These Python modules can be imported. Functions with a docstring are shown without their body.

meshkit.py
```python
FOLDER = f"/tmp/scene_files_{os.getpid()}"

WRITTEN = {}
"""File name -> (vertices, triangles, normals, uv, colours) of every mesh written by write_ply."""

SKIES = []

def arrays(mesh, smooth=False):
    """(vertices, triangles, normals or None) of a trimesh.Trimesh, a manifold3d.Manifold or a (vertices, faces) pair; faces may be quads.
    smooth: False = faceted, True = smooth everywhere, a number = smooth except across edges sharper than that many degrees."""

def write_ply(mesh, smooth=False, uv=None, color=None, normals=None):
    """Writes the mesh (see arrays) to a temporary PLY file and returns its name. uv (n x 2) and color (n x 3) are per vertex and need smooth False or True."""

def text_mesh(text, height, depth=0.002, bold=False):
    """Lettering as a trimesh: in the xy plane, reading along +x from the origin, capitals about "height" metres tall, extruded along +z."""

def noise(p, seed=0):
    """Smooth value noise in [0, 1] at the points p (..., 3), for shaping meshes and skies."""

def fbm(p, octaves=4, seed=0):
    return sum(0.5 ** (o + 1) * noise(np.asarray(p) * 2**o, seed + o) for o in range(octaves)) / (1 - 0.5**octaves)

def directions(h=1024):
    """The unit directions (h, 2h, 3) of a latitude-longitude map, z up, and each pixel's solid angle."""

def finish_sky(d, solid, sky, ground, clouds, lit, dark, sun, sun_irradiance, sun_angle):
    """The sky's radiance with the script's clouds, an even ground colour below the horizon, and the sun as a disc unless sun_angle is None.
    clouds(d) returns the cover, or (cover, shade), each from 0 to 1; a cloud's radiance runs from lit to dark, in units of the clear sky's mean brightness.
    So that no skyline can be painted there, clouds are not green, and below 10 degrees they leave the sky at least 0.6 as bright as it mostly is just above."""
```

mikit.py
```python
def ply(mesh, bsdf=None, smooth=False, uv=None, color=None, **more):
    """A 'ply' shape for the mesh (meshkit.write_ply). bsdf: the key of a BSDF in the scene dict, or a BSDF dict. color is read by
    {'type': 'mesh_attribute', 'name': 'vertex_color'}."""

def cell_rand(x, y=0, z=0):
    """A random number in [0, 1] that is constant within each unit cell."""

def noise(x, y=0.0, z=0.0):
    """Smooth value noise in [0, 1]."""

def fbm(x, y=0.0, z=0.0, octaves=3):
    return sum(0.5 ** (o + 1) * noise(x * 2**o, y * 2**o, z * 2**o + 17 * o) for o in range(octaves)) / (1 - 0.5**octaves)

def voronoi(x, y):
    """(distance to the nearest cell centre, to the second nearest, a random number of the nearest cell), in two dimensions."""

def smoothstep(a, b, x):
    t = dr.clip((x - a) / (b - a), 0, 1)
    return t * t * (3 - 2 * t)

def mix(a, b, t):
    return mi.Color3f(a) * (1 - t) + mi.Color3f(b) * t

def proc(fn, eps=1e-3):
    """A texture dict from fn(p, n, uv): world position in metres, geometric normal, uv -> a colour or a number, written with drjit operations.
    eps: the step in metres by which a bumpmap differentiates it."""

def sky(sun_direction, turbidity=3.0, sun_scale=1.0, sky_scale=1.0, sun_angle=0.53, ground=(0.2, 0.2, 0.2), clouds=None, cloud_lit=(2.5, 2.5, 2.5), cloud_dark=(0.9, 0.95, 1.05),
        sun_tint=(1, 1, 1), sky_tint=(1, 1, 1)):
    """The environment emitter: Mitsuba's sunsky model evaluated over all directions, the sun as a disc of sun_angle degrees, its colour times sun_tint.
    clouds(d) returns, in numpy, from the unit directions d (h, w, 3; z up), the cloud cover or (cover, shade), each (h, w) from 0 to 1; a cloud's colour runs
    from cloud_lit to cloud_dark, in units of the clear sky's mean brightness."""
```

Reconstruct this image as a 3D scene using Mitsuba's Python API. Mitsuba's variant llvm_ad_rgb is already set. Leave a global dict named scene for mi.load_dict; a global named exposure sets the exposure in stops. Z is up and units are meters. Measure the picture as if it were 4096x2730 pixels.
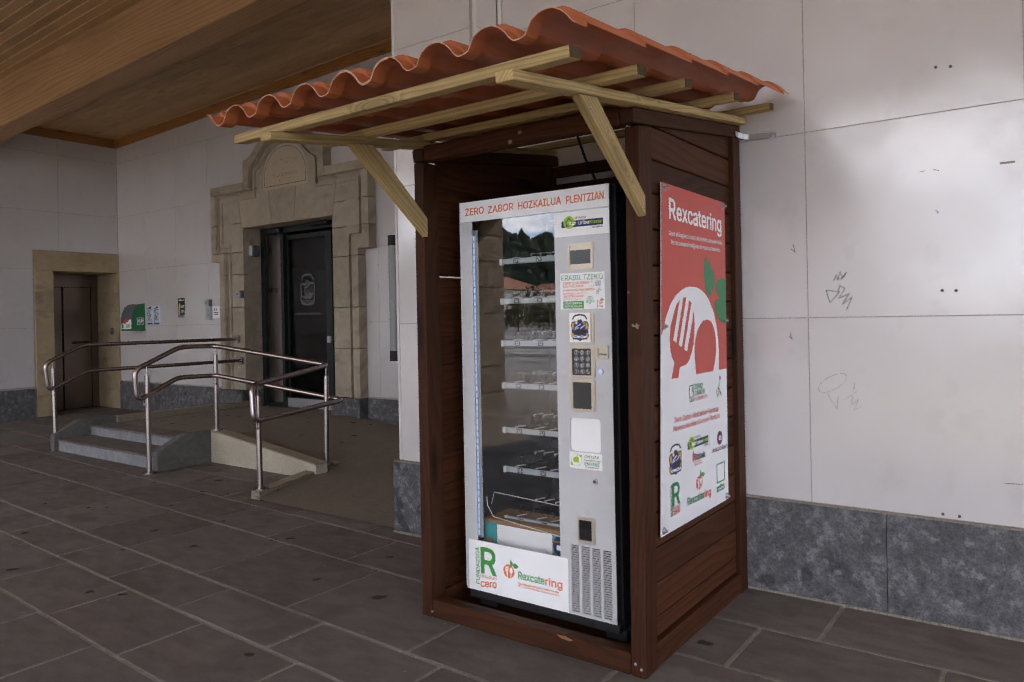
import math, random
import numpy as np, trimesh, mitsuba as mi, drjit as dr
from shapely.geometry import Polygon, box as sbox, Point, LineString, MultiPolygon
from shapely import affinity
from shapely.ops import unary_union
import mikit, meshkit
from mikit import ply, proc, noise, fbm, voronoi, cell_rand, smoothstep, mix
random.seed(7)
scene, labels = {}, {}

# ------------------------------------------------------------------ camera
YAW, ROLL, EYE = -0.628777, 0.01955, np.array([0.0, 0.0, 1.33])
_f = np.array([math.sin(YAW), math.cos(YAW), 0]); _r = np.array([math.cos(YAW), -math.sin(YAW), 0]); _d = np.cross(_f, _r)
_r2 = math.cos(ROLL) * _r + math.sin(ROLL) * _d; _d2 = -math.sin(ROLL) * _r + math.cos(ROLL) * _d
_m = np.eye(4); _m[:3, 0], _m[:3, 1], _m[:3, 2], _m[:3, 3] = -_r2, -_d2, _f, EYE
scene['camera'] = {'type': 'perspective', 'fov': math.degrees(2 * math.atan(2048 / 3013.8)), 'fov_axis': 'x', 'near_clip': 0.05, 'far_clip': 3000.0,
                   'principal_point_offset_y': 98.7 / 2730, 'to_world': mi.ScalarTransform4f(_m.tolist())}
# ------------------------------------------------------------------ light
SUN = (0.10, -1.0, 0.95)
def cloud_cover(d):
    p = d / np.maximum(d[..., 2:], 0.08) * 1.3
    c = meshkit.fbm(np.stack([p[..., 0], p[..., 1], p[..., 0] * 0 + 3.7], -1), 5, 3)
    cover = np.clip((c - 0.36) / 0.2, 0, 1)
    shade = np.clip((meshkit.fbm(np.stack([p[..., 0] * 2, p[..., 1] * 2, p[..., 0] * 0 + 9.1], -1), 4, 8) - 0.35) / 0.4, 0, 1)
    return cover, shade * 0.6
scene['sky'] = mikit.sky(SUN, turbidity=3.0, sun_scale=0.5, sun_angle=1.0, sky_tint=(0.96, 0.98, 1.08), clouds=cloud_cover, cloud_lit=(4.5, 4.5, 4.75), cloud_dark=(1.65, 1.7, 1.95), ground=(0.12, 0.11, 0.1))
exposure = 4.1

# ------------------------------------------------------------------ helpers
T4 = np.eye(4)
COUNT = {}
def new(name):
    i = COUNT.get(name, 0); COUNT[name] = i + 1
    return name if i == 0 else f'{name}_{i:03d}'
def thing(name, label, cat, group=None):
    k = new(name); labels[k] = {'label': label, 'category': cat}
    if group: labels[k]['group'] = group
    return k
def put(parent, name, mesh, bsdf, smooth=False, uv=None, **more):
    k = new(f'{parent}__{name}' if parent else name)
    scene[k] = ply(mesh, bsdf, smooth, uv, **more)
    return k
def struct(name): labels[name] = {'kind': 'structure'}; return name
UID = [0]
def uvof(loc, tone=True):
    """uv in metres from local coordinates (a along the grain, b across, c depth); a whole number of tens in v tells pieces apart"""
    UID[0] += 1
    k = UID[0] % 173
    return np.stack([loc[:, 0] + 0.17 * loc[:, 2] + (k * 0.37) % 7, loc[:, 1] + 0.9 * loc[:, 2] + 10.0 * k], 1)
# a chamfered box: the topology once, the corners each time
_S = np.array([[x, y, z] for x in (-1, 1) for y in (-1, 1) for z in (-1, 1)], float)
def _cv(h, c):
    v = np.repeat(_S * h, 3, 0)
    for i in range(8):
        for k in range(3):
            for q in range(3):
                if q != k: v[3 * i + k, q] -= _S[i, q] * c
    return v
_CF = None
def cbox(h, c=0.0):
    global _CF
    h = np.asarray(h, float)
    if c <= 0:
        m = trimesh.creation.box(h * 2); return np.array(m.vertices), np.array(m.faces)
    if _CF is None:
        v = _cv(np.ones(3), 0.3); hull = trimesh.convex.convex_hull(v)
        idx = [int(np.argmin(((v - p) ** 2).sum(1))) for p in hull.vertices]
        _CF = np.array(idx)[np.array(hull.faces)]
    return _cv(h, min(c, h.min() * 0.49)), _CF
AX = {'x': (0, 1, 2), 'y': (1, 0, 2), 'z': (2, 0, 1)}
def bx(parent, name, x, y, z, bsdf, c=0.0, grain='x', warp=None, **more):
    """an upright box x=(x0,x1)...; grain: the axis the wood runs along"""
    lo, hi = np.array([x[0], y[0], z[0]], float), np.array([x[1], y[1], z[1]], float)
    v, f = cbox((hi - lo) / 2, c)
    a = AX[grain]; uv = uvof(v[:, a])
    w = v + (lo + hi) / 2
    if warp: w = warp(w)
    return put(parent, name, (w, f), bsdf, uv=uv, **more)
def bar(parent, name, p0, p1, w, h, bsdf, side=(1, 0, 0), c=0.004, **more):
    """a squared bar from p0 to p1, w wide along side, h deep"""
    p0, p1 = np.asarray(p0, float), np.asarray(p1, float)
    a = p1 - p0; L = np.linalg.norm(a); a /= L
    s = np.asarray(side, float); s -= a * (s @ a); s /= np.linalg.norm(s); n = np.cross(a, s)
    v, f = cbox((L / 2, w / 2, h / 2), c)
    return put(parent, name, ((p0 + p1) / 2 + v[:, :1] * a + v[:, 1:2] * s + v[:, 2:] * n, f), bsdf, uv=uvof(v), **more)
def polys(g):
    return [p for p in getattr(g, 'geoms', [g]) if p.geom_type == 'Polygon' and p.area > 1e-9]
def extr(g, d0, d1):
    out = []
    for p in polys(g):
        m = trimesh.creation.extrude_polygon(p, d1 - d0, engine='earcut'); m.apply_translation([0, 0, d0]); out.append(m)
    return trimesh.util.concatenate(out)
class Plane:
    """a drawing plane: (a, b, depth outward) -> world"""
    def __init__(s, o, a, b): s.o, s.a, s.b = (np.asarray(t, float) for t in (o, a, b)); s.n = np.cross(s.a, s.b)
    def __call__(s, v): return s.o + v[:, :1] * s.a + v[:, 1:2] * s.b + v[:, 2:] * s.n
def front(y): return Plane((0, y, 0), (1, 0, 0), (0, 0, 1))     # seen from -y; a = x, b = z
def side(x): return Plane((x, 0, 0), (0, 1, 0), (0, 0, 1))      # seen from +x; a = y, b = z
def plate(parent, name, g, d0, d1, plane, bsdf, along='a', smooth=False, **more):
    m = extr(g, d0, d1); v = np.array(m.vertices)
    loc = v if along == 'a' else v[:, [1, 0, 2]]
    return put(parent, name, (plane(v), np.array(m.faces)), bsdf, uv=None if smooth else uvof(loc), smooth=smooth, **more)
_TXT = {}
def text(parent, name, s, p0, p1, cap, plane, bsdf, bold=False, d=0.0012, up=(0, 1), track=0.0):
    """flat lettering: baseline from p0 to p1 on the plane, capitals cap tall"""
    if (s, bold) not in _TXT: _TXT[(s, bold)] = meshkit.text_mesh(s, 1.0, 0.01, bold)
    m = _TXT[(s, bold)]; v = np.array(m.vertices); x0, x1 = v[:, 0].min(), v[:, 0].max()
    p0, p1, up = np.asarray(p0, float), np.asarray(p1, float), np.asarray(up, float)
    q = p0 + ((v[:, :1] - x0) / (x1 - x0)) * (p1 - p0) + v[:, 1:2] * cap * up
    w = np.column_stack([q, d - 0.0004 + v[:, 2] * 0.04])
    return put(parent, name, (plane(w), np.array(m.faces)), bsdf)
def rrect(x0, x1, y0, y1, r): return sbox(x0 + r, y0 + r, x1 - r, y1 - r).buffer(r, 6)
def circ(x, y, r, n=8): return Point(x, y).buffer(r, n)
def ell(x, y, rx, ry, ang=0): return affinity.rotate(affinity.scale(Point(x, y).buffer(1, 10), rx, ry), ang)
def tube(points, r, sides=12, bend=0.0):
    """a bent round tube; bend: radius of the elbows"""
    P = [np.asarray(p, float) for p in points]
    if bend:
        Q = [P[0]]
        for a, b, c in zip(P[:-2], P[1:-1], P[2:]):
            u, w = (a - b), (c - b); lu, lw = np.linalg.norm(u), np.linalg.norm(w)
            k = min(bend, lu * 0.45, lw * 0.45); s, e = b + u / lu * k, b + w / lw * k
            Q += [(1 - t) ** 2 * s + 2 * t * (1 - t) * b + t * t * e for t in np.linspace(0, 1, 7)]
        P = Q + [P[-1]]
    P = np.array(P); t = np.gradient(P, axis=0); t /= np.linalg.norm(t, axis=1, keepdims=True)
    n = np.cross(t[0], [0, 0, 1.0] if abs(t[0][2]) < 0.9 else [1.0, 0, 0]); n /= np.linalg.norm(n)
    ang = np.arange(sides) * 2 * np.pi / sides; V = []
    for i in range(len(P)):
        n = n - t[i] * (n @ t[i]); n /= np.linalg.norm(n); b = np.cross(t[i], n)
        V.append(P[i] + r * (np.cos(ang)[:, None] * n + np.sin(ang)[:, None] * b))
    N = len(P); i, j = np.meshgrid(np.arange(N - 1), np.arange(sides), indexing='ij')
    A, B, C, D = i * sides + j, i * sides + (j + 1) % sides, (i + 1) * sides + (j + 1) % sides, (i + 1) * sides + j
    F = np.concatenate([np.stack([A, C, B], -1).reshape(-1, 3), np.stack([A, D, C], -1).reshape(-1, 3)])
    V = np.concatenate(V); c0, c1 = len(V), len(V) + 1
    V = np.vstack([V, P[:1], P[-1:]]); k = np.arange(sides); e = (N - 1) * sides
    F = np.vstack([F, np.stack([k * 0 + c0, k, (k + 1) % sides], 1), np.stack([k * 0 + c1, e + (k + 1) % sides, e + k], 1)])
    m = trimesh.Trimesh(V, F, process=False)
    if m.volume < 0: m.invert()
    return m
def cyl(p0, p1, r, sides=14): return tube([p0, p1], r, sides)
def stroke(pts, w): return LineString(pts).buffer(w / 2, 3)
def join(ms): return trimesh.util.concatenate(ms)

# ------------------------------------------------------------------ materials
def mat(key, base, rough=0.6, spec=0.5, metallic=0.0, bump=None, scale=1.0, eps=2e-3, coat=0.0, coatg=0.9, two=True):
    b = {'type': 'principled', 'base_color': proc(base) if callable(base) else {'type': 'rgb', 'value': list(base)},
         'roughness': proc(rough) if callable(rough) else rough, 'specular': spec, 'metallic': metallic}
    if coat: b['clearcoat'], b['clearcoat_gloss'] = coat, coatg
    if bump is not None: b = {'type': 'bumpmap', 'nested_texture': proc(bump, eps), 'scale': scale, 'nested_bsdf': b}
    scene[key] = {'type': 'twosided', 'bsdf': b} if two else b
def tone_of(uv): return cell_rand(dr.floor((uv[1] + 5) * 0.1), 5)
def wood(light, dark, rings=16.0, vary=0.35, knots=0.5, stretch=1.0, late=2.2, depth=0.8, wav=1.0):
    def fn(p, n, uv):
        u, v = uv[0] * stretch, uv[1]
        t = tone_of(uv)
        vl = v - 10 * dr.floor((v + 5) * 0.1)
        kx, ky = u * 1.25 + t * 3, vl * 6 + t * 11
        k1, k2, kr = voronoi(kx, ky)
        knot = dr.select(kr < 0.16 * knots * 2, smoothstep(0.20, 0.03, k1), 0.0)
        warp = noise(u * 0.9 + t * 9, vl * 7, t * 5) * 1.5 * wav + noise(u * 3.1, vl * 16, t * 3) * 0.45 * wav + knot * 1.6
        q = vl * rings + warp * 2.2 + t * 7
        ph = q - dr.floor(q)
        band = dr.power(ph, late) * smoothstep(1.0, 0.86, ph)
        fib = fbm(u * 5, vl * 260, t * 9, 2)
        g = dr.clip(band * depth + (fib - 0.5) * 0.55 + knot * 0.7, 0, 1)
        c = mix(light, dark, g)
        blot = fbm(u * 2.2, vl * 5, t * 8, 3)
        return c * (1 - vary + 2 * vary * (0.55 * t + 0.45 * blot))
    return fn
mat('m_kiosk_wood', wood((0.054, 0.0190, 0.0078), (0.0140, 0.0060, 0.0037), 26, 0.5, 1.2, 1.0, 1.8, 0.55, 1.7), 0.58, 0.14)
mat('m_pale_wood', wood((0.375, 0.272, 0.120), (0.18, 0.124, 0.053), 62, 0.32, 1.3, 1.0, 2.0, 0.85, 1.3), 0.7, 0.3)
mat('m_ceiling_wood', wood((0.44, 0.285, 0.14), (0.215, 0.115, 0.05), 34, 0.34, 0.35, 1.2, 1.8, 0.85, 0.95), 0.5, 0.4)
mat('m_tongue_wood', wood((0.78, 0.60, 0.38), (0.62, 0.46, 0.27), 60, 0.1, 0.0), 0.55, 0.4)
mat('m_beam_wood', wood((0.43, 0.255, 0.125), (0.26, 0.14, 0.062), 24, 0.28, 0.15, 0.5, 1.8, 0.75, 0.9), 0.5, 0.4)
mat('m_trim_wood', wood((0.36, 0.165, 0.048), (0.13, 0.055, 0.018), 26, 0.15, 2.2, 1.6), 0.35, 0.5)
def tile_col(p, n, uv):
    a = fbm(uv[0] * 2.2, uv[1] * 2.2, 1.0, 4); s = fbm(uv[0] * 9, uv[1] * 7, 4.0, 4)
    c = mix((0.510, 0.492, 0.490), (0.480, 0.460, 0.456), a)
    grime = smoothstep(0.64, 0.80, s) * 0.04
    return c * (1 - grime)
def tile_bump(p, n, uv): return fbm(uv[0] * 5, uv[1] * 5, 2.0, 2) * 0.0011 + noise(uv[0] * 70, uv[1] * 70) * 0.00006
mat('m_tile', tile_col, lambda p, n, uv: 0.15 + 0.07 * smoothstep(0.5, 0.7, fbm(uv[0] * 4, uv[1] * 4, 7.0, 3)), 1.0, bump=tile_bump)
mat('m_tile_joint', (0.31, 0.285, 0.265), 0.8)
mat('m_tile_trim', (0.56, 0.54, 0.53), 0.25)
def plinth_col(p, n, uv):
    a = fbm(uv[0] * 3.1, uv[1] * 3.1, 3.0, 4); b = fbm(uv[0] * 24, uv[1] * 24, 5.0, 4); g = noise(uv[0] * 190, uv[1] * 190) * 0.6 + noise(uv[0] * 85, uv[1] * 85) * 0.4
    c = mix((0.074, 0.073, 0.078), (0.118, 0.117, 0.124), smoothstep(0.25, 0.75, a * 0.3 + b * 0.7))
    c = mix(c, (0.20, 0.20, 0.208), smoothstep(0.60, 0.74, b) * 0.5)
    big = smoothstep(0.50, 0.68, fbm(uv[0] * 2.2 + 7, uv[1] * 2.6, 8.0, 3))
    blk = smoothstep(0.52, 0.70, fbm(uv[0] * 17, uv[1] * 15, 2.0, 4)) * big
    return mix(c, (0.028, 0.028, 0.032), blk * 0.7) * (0.55 + 0.9 * g)
mat('m_plinth', plinth_col, 0.75, 0.3, bump=lambda p, n, uv: noise(uv[0] * 160, uv[1] * 160) * 0.0016 + fbm(uv[0] * 40, uv[1] * 40, 1.0, 2) * 0.002, eps=1e-3)
def slab_col(p, n, uv):
    t = tone_of(uv); x, y = p[0], p[1]
    a = fbm(x * 1.7 + t * 30, y * 1.7, 2.0, 4); b = fbm(x * 9 + t * 11, y * 22, 6.0, 4); g = noise(x * 260, y * 260)
    c = mix(mix((0.092, 0.077, 0.070), (0.085, 0.079, 0.074), smoothstep(0.3, 0.8, t)), (0.115, 0.097, 0.087), a)
    c = c * (0.60 + 0.42 * b + 0.30 * t + 0.16 * g)
    c = mix(c, (0.06, 0.042, 0.036), smoothstep(0.58, 0.78, fbm(x * 4.1 + 5, y * 4.1, 9.0, 5)) * 0.38)
    wx, wy = x * 2.6 + 0.09 * noise(x * 30, y * 30), y * 2.6 + 0.09 * noise(x * 30 + 9, y * 30)
    d, _, r = voronoi(wx, wy)
    gum = dr.select(r < 0.30, smoothstep(0.085, 0.06, d + r * 0.10), 0.0)
    c = mix(c, (0.016, 0.015, 0.016), gum * 0.85)
    d2, _, r2 = voronoi(x * 7 + 3, y * 7)
    return mix(c, (0.25, 0.22, 0.16), dr.select(r2 > 0.94, smoothstep(0.05, 0.03, d2), 0.0) * 0.6)
mat('m_slab', slab_col, lambda p, n, uv: 0.5 + 0.25 * fbm(p[0] * 6, p[1] * 6, 0.0, 3), 0.4, bump=lambda p, n, uv: fbm(uv[0] * 22, uv[1] * 40, 1.0, 3) * 0.002, eps=2e-3)
mat('m_grout', lambda p, n, uv: mix((0.145, 0.13, 0.114), (0.245, 0.222, 0.195), fbm(p[0] * 14, p[1] * 14, 3.0, 3)) * (0.75 + 0.5 * noise(p[0] * 240, p[1] * 240)), 0.9, 0.2)
def ramp_col(p, n, uv):
    a = fbm(p[0] * 1.1, p[1] * 1.1, 2.0, 4); b = fbm(p[0] * 8, p[1] * 8, 4.0, 4)
    c = mix((0.125, 0.102, 0.080), (0.175, 0.148, 0.12), a * 0.6 + b * 0.4) * (0.8 + 0.4 * noise(p[0] * 150, p[1] * 150))
    d, _, r = voronoi(p[0] * 2.4, p[1] * 2.4)
    return mix(c, (0.02, 0.018, 0.018), dr.select(r < 0.4, smoothstep(0.09, 0.06, d + r * 0.06), 0.0) * 0.8)
mat('m_ramp', ramp_col, 0.75, 0.3)
mat('m_stucco', lambda p, n, uv: mix((0.41, 0.37, 0.295), (0.32, 0.285, 0.22), fbm(uv[0] * 3, uv[1] * 7, 3.0, 4)) * (0.88 + 0.24 * noise(uv[0] * 120, uv[1] * 120)), 0.85, 0.2)
mat('m_kerb', lambda p, n, uv: mix((0.265, 0.23, 0.17), (0.165, 0.14, 0.10), fbm(p[0] * 6, p[1] * 6, p[2] * 6, 4)) * (0.8 + 0.4 * noise(p[0] * 90, p[1] * 90, p[2] * 90)), 0.85, 0.2)
mat('m_step', lambda p, n, uv: mix((0.155, 0.157, 0.164), (0.235, 0.237, 0.247), fbm(uv[0] * 5, uv[1] * 5, 3.0, 4)) * (0.8 + 0.35 * fbm(uv[0] * 30, uv[1] * 30, 1.0, 3)), 0.7, 0.3)
mat('m_tread', lambda p, n, uv: mix((0.085, 0.072, 0.066), (0.13, 0.115, 0.107), fbm(p[0] * 5, p[1] * 5, 3.0, 4)) * (0.8 + 0.4 * noise(p[0] * 100, p[1] * 100)), 0.65, 0.35)
mat('m_cheek', lambda p, n, uv: mix((0.075, 0.071, 0.068), (0.135, 0.128, 0.12), fbm(p[0] * 5, p[1] * 5, p[2] * 5, 4)) * (0.75 + 0.5 * fbm(p[0] * 30, p[1] * 30, p[2] * 30, 3)), 0.75, 0.3)
def sand(c1, c2, k):
    def fn(p, n, uv):
        t = tone_of(uv)
        a = fbm(uv[0] * 2.5 + t * 9, uv[1] * 2.5, 3.0, 4); b = fbm(uv[0] * 18, uv[1] * 18, 7.0, 3)
        c = mix(c1, c2, a) * (0.76 + 0.2 * t + 0.3 * b)
        return mix(c, (0.13, 0.10, 0.07), smoothstep(0.62, 0.80, fbm(uv[0] * 3.5 + k, uv[1] * 7, 5.0, 4)) * 0.35)
    return fn
mat('m_portal', sand((0.375, 0.325, 0.255), (0.315, 0.27, 0.205), 1.0), 0.85, 0.2, bump=lambda p, n, uv: fbm(uv[0] * 60, uv[1] * 60, 1.0, 2) * 0.003)
mat('m_portal_mortar', (0.44, 0.37, 0.27), 0.9, 0.2)
mat('m_lift_stone', sand((0.385, 0.31, 0.195), (0.305, 0.24, 0.145), 4.0), 0.8, 0.2)
mat('m_inscription', (0.20, 0.115, 0.075), 0.8)
mat('m_plaque', lambda p, n, uv: mix((0.50, 0.475, 0.42), (0.42, 0.39, 0.34), fbm(p[0] * 6, p[2] * 6, 1.0, 3)), 0.6)
scene['m_steel'] = {'type': 'twosided', 'bsdf': {'type': 'roughconductor', 'material': 'Cr', 'specular_reflectance': {'type': 'rgb', 'value': [0.66, 0.61, 0.56]}, 'alpha': 0.09, 'distribution': 'ggx'}}
scene['m_zinc'] = {'type': 'twosided', 'bsdf': {'type': 'roughconductor', 'material': 'Al', 'specular_reflectance': {'type': 'rgb', 'value': [0.6, 0.6, 0.62]}, 'alpha': 0.25, 'distribution': 'ggx'}}
mat('m_lift_steel', lambda p, n, uv: mix((0.23, 0.18, 0.15), (0.17, 0.13, 0.11), fbm(p[1] * 5, p[2] * 2, 1.0, 3)), 0.38, 0.5, 0.85)
mat('m_tile_roof', lambda p, n, uv: mix((0.36, 0.104, 0.037), (0.29, 0.078, 0.028), fbm(p[0] * 5, p[1] * 5, 1.0, 4)) * (0.9 + 0.2 * fbm(p[0] * 40, p[1] * 9, p[2] * 40, 2)), 0.48, 0.35)
mat('m_roof_edge', lambda p, n, uv: mix((0.40, 0.19, 0.125), (0.50, 0.32, 0.25), noise(p[0] * 90, p[2] * 90)), 0.7)
def paint_col(p, n, uv): return mix((0.47, 0.47, 0.48), (0.50, 0.50, 0.51), fbm(p[0] * 4, p[2] * 4, 1.0, 3)) * (1 - 0.05 * smoothstep(0.66, 0.74, fbm(p[0] * 14, p[2] * 26, 3.0, 4)))
mat('m_paint', paint_col, 0.33, 0.5)
mat('m_black', (0.012, 0.012, 0.014), 0.35, 0.4)
mat('m_matt_black', (0.014, 0.014, 0.015), 0.7, 0.3)
mat('m_inner', (0.018, 0.019, 0.022), 0.6, 0.3)
mat('m_vinyl', lambda p, n, uv: mix((0.80, 0.80, 0.80), (0.77, 0.77, 0.77), fbm(p[0] * 7 + p[1] * 7, p[2] * 7, 2.0, 3)), 0.4, 0.4)
mat('m_champagne', (0.56, 0.50, 0.41), 0.34, 0.5, 0.55)
mat('m_gloss_black', (0.010, 0.010, 0.011), 0.12, 0.5)
mat('m_screen', (0.055, 0.058, 0.058), 0.2, 0.5)
mat('m_rail', (0.33, 0.37, 0.39), 0.35, 0.5)
mat('m_white_plastic', (0.56, 0.58, 0.58), 0.4, 0.5)
mat('m_orange', (0.62, 0.165, 0.045), 0.5, 0.3); mat('m_green', (0.060, 0.26, 0.060), 0.5, 0.3); mat('m_navy', (0.012, 0.018, 0.075), 0.5, 0.3)
mat('m_lime', (0.30, 0.48, 0.03), 0.5, 0.3); mat('m_ink', (0.03, 0.03, 0.035), 0.5, 0.3); mat('m_red', (0.44, 0.068, 0.050), 0.42, 0.4)
mat('m_sign_white', lambda p, n, uv: mix((0.66, 0.66, 0.67), (0.62, 0.62, 0.635), fbm(p[1] * 5, p[2] * 5, 3.0, 3)), 0.42, 0.4)
mat('m_sign_red', lambda p, n, uv: mix((0.44, 0.066, 0.048), (0.40, 0.060, 0.045), fbm(p[1] * 6, p[2] * 6, 8.0, 4)), 0.42, 0.4)
mat('m_dark_green', (0.030, 0.165, 0.065), 0.45, 0.4); mat('m_purple', (0.09, 0.02, 0.075), 0.5, 0.3)
mat('m_blue', (0.02, 0.055, 0.22), 0.5, 0.3); mat('m_yellow', (0.55, 0.34, 0.05), 0.5, 0.3); mat('m_brown', (0.045, 0.02, 0.015), 0.5, 0.3)
mat('m_teal', (0.05, 0.29, 0.31), 0.45, 0.4); mat('m_cardboard', (0.26, 0.16, 0.08), 0.8, 0.2); mat('m_frame_green', (0.010, 0.017, 0.014), 0.4, 0.4)
mat('m_lobby', (0.30, 0.25, 0.235), 0.7); mat('m_lobby_floor', (0.11, 0.095, 0.085), 0.5); mat('m_paper_blue', (0.50, 0.57, 0.66), 0.7); mat('m_graphite', (0.10, 0.10, 0.11), 0.4)
mat('m_etch', (0.11, 0.11, 0.11), 0.6)
mat('m_crack', (0.10, 0.095, 0.09), 0.8)
scene['m_glass'] = {'type': 'thindielectric', 'int_ior': 1.52}
scene['m_led'] = {'type': 'diffuse', 'reflectance': {'type': 'rgb', 'value': [0.6, 0.7, 0.8]}}
mat('m_end_grain', lambda p, n, uv: mix((0.095, 0.072, 0.034), (0.035, 0.028, 0.015), fbm(p[1] * 60, p[2] * 60, 1.0, 3)), 0.9, 0.2)
mat('m_bumper', (0.20, 0.205, 0.21), 0.45, 0.4)
scene['m_tinted_glass'] = {'type': 'thindielectric', 'int_ior': 1.25, 'specular_transmittance': {'type': 'rgb', 'value': [0.20, 0.20, 0.21]}}
scene['m_door_glass'] = {'type': 'thindielectric', 'int_ior': 1.62}

# ================================================================== the setting
struct('ground')
scene['ground'] = ply((np.array([[-1500, -1500, -0.16], [1500, -1500, -0.16], [1500, 1500, -0.16], [-1500, 1500, -0.16]], float), np.array([[0, 1, 2], [0, 2, 3]])), 'm_verge')
mat('m_verge', lambda p, n, uv: mix((0.06, 0.075, 0.03), (0.12, 0.10, 0.06), fbm(p[0] * 0.3, p[1] * 0.3, 1.0, 4)), 0.9, 0.2)
mat('m_asphalt', lambda p, n, uv: mix((0.055, 0.055, 0.06), (0.19, 0.187, 0.185), smoothstep(0.3, 0.7, fbm(p[0] * 0.12, p[1] * 0.8, 1.0, 5))) * (0.85 + 0.3 * noise(p[0] * 40, p[1] * 40)), 0.85, 0.3)
struct('road'); scene['road'] = ply(trimesh.creation.box(bounds=[[-400, -75, -0.15], [400, -9.5, -0.12]]), 'm_asphalt')
# pavement: a mortar bed with raised slabs
struct('pavement')
scene['pavement'] = ply(trimesh.creation.box(bounds=[[-14, -9.3, -0.17], [14, 6.6, -0.0035]]), 'm_grout')
def skew(x): return np.where(x < -3, -0.0436 * (x + 3), np.where(x < -1, -0.030 * (x + 3), -0.06))
def slab_warp(w): w = w.copy(); w[:, 1] += skew(w[:, 0]); return w
ROWS = [1.06, 1.487, 1.88, 2.187, 2.80, 3.22, 3.66, 4.08, 4.62, 5.05, 5.52, 6.0]
JOINTS = {0: [-3.86, -3.267, -2.62], 1: [-4.52, -3.79, -3.09, -2.42], 2: [-5.51, -4.71, -4.07, -3.37, -2.637, -1.93], 3: [-5.885, -5.12, -4.52, -3.715, -2.93, -2.125, -1.36],
          4: [-6.05, -5.36, -4.68, -3.984, -3.225, -2.4, -1.70, -1.035, -0.362, 0.45], 5: [-5.2, -4.3, -3.55, -2.3, -1.55, -0.803, 0.05]}
rs = random.Random(4)
def slabs(y0, y1, xs, single):
    out = []
    for a, b in zip(xs[:-1], xs[1:]):
        g = 0.0062
        if single: bx('pavement', 'slab', (a + g, b - g), (y0 + g, y1 - g), (-0.04, rs.uniform(-0.0015, 0.0015)), 'm_slab', c=0.005, warp=slab_warp)
        else:
            v, f = cbox(((b - a) / 2 - g, (y1 - y0) / 2 - g, 0.02), 0.005)
            out.append(trimesh.Trimesh(slab_warp(v + [(a + b) / 2, (y0 + y1) / 2, -0.02]), f, process=False))
    return out
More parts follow.
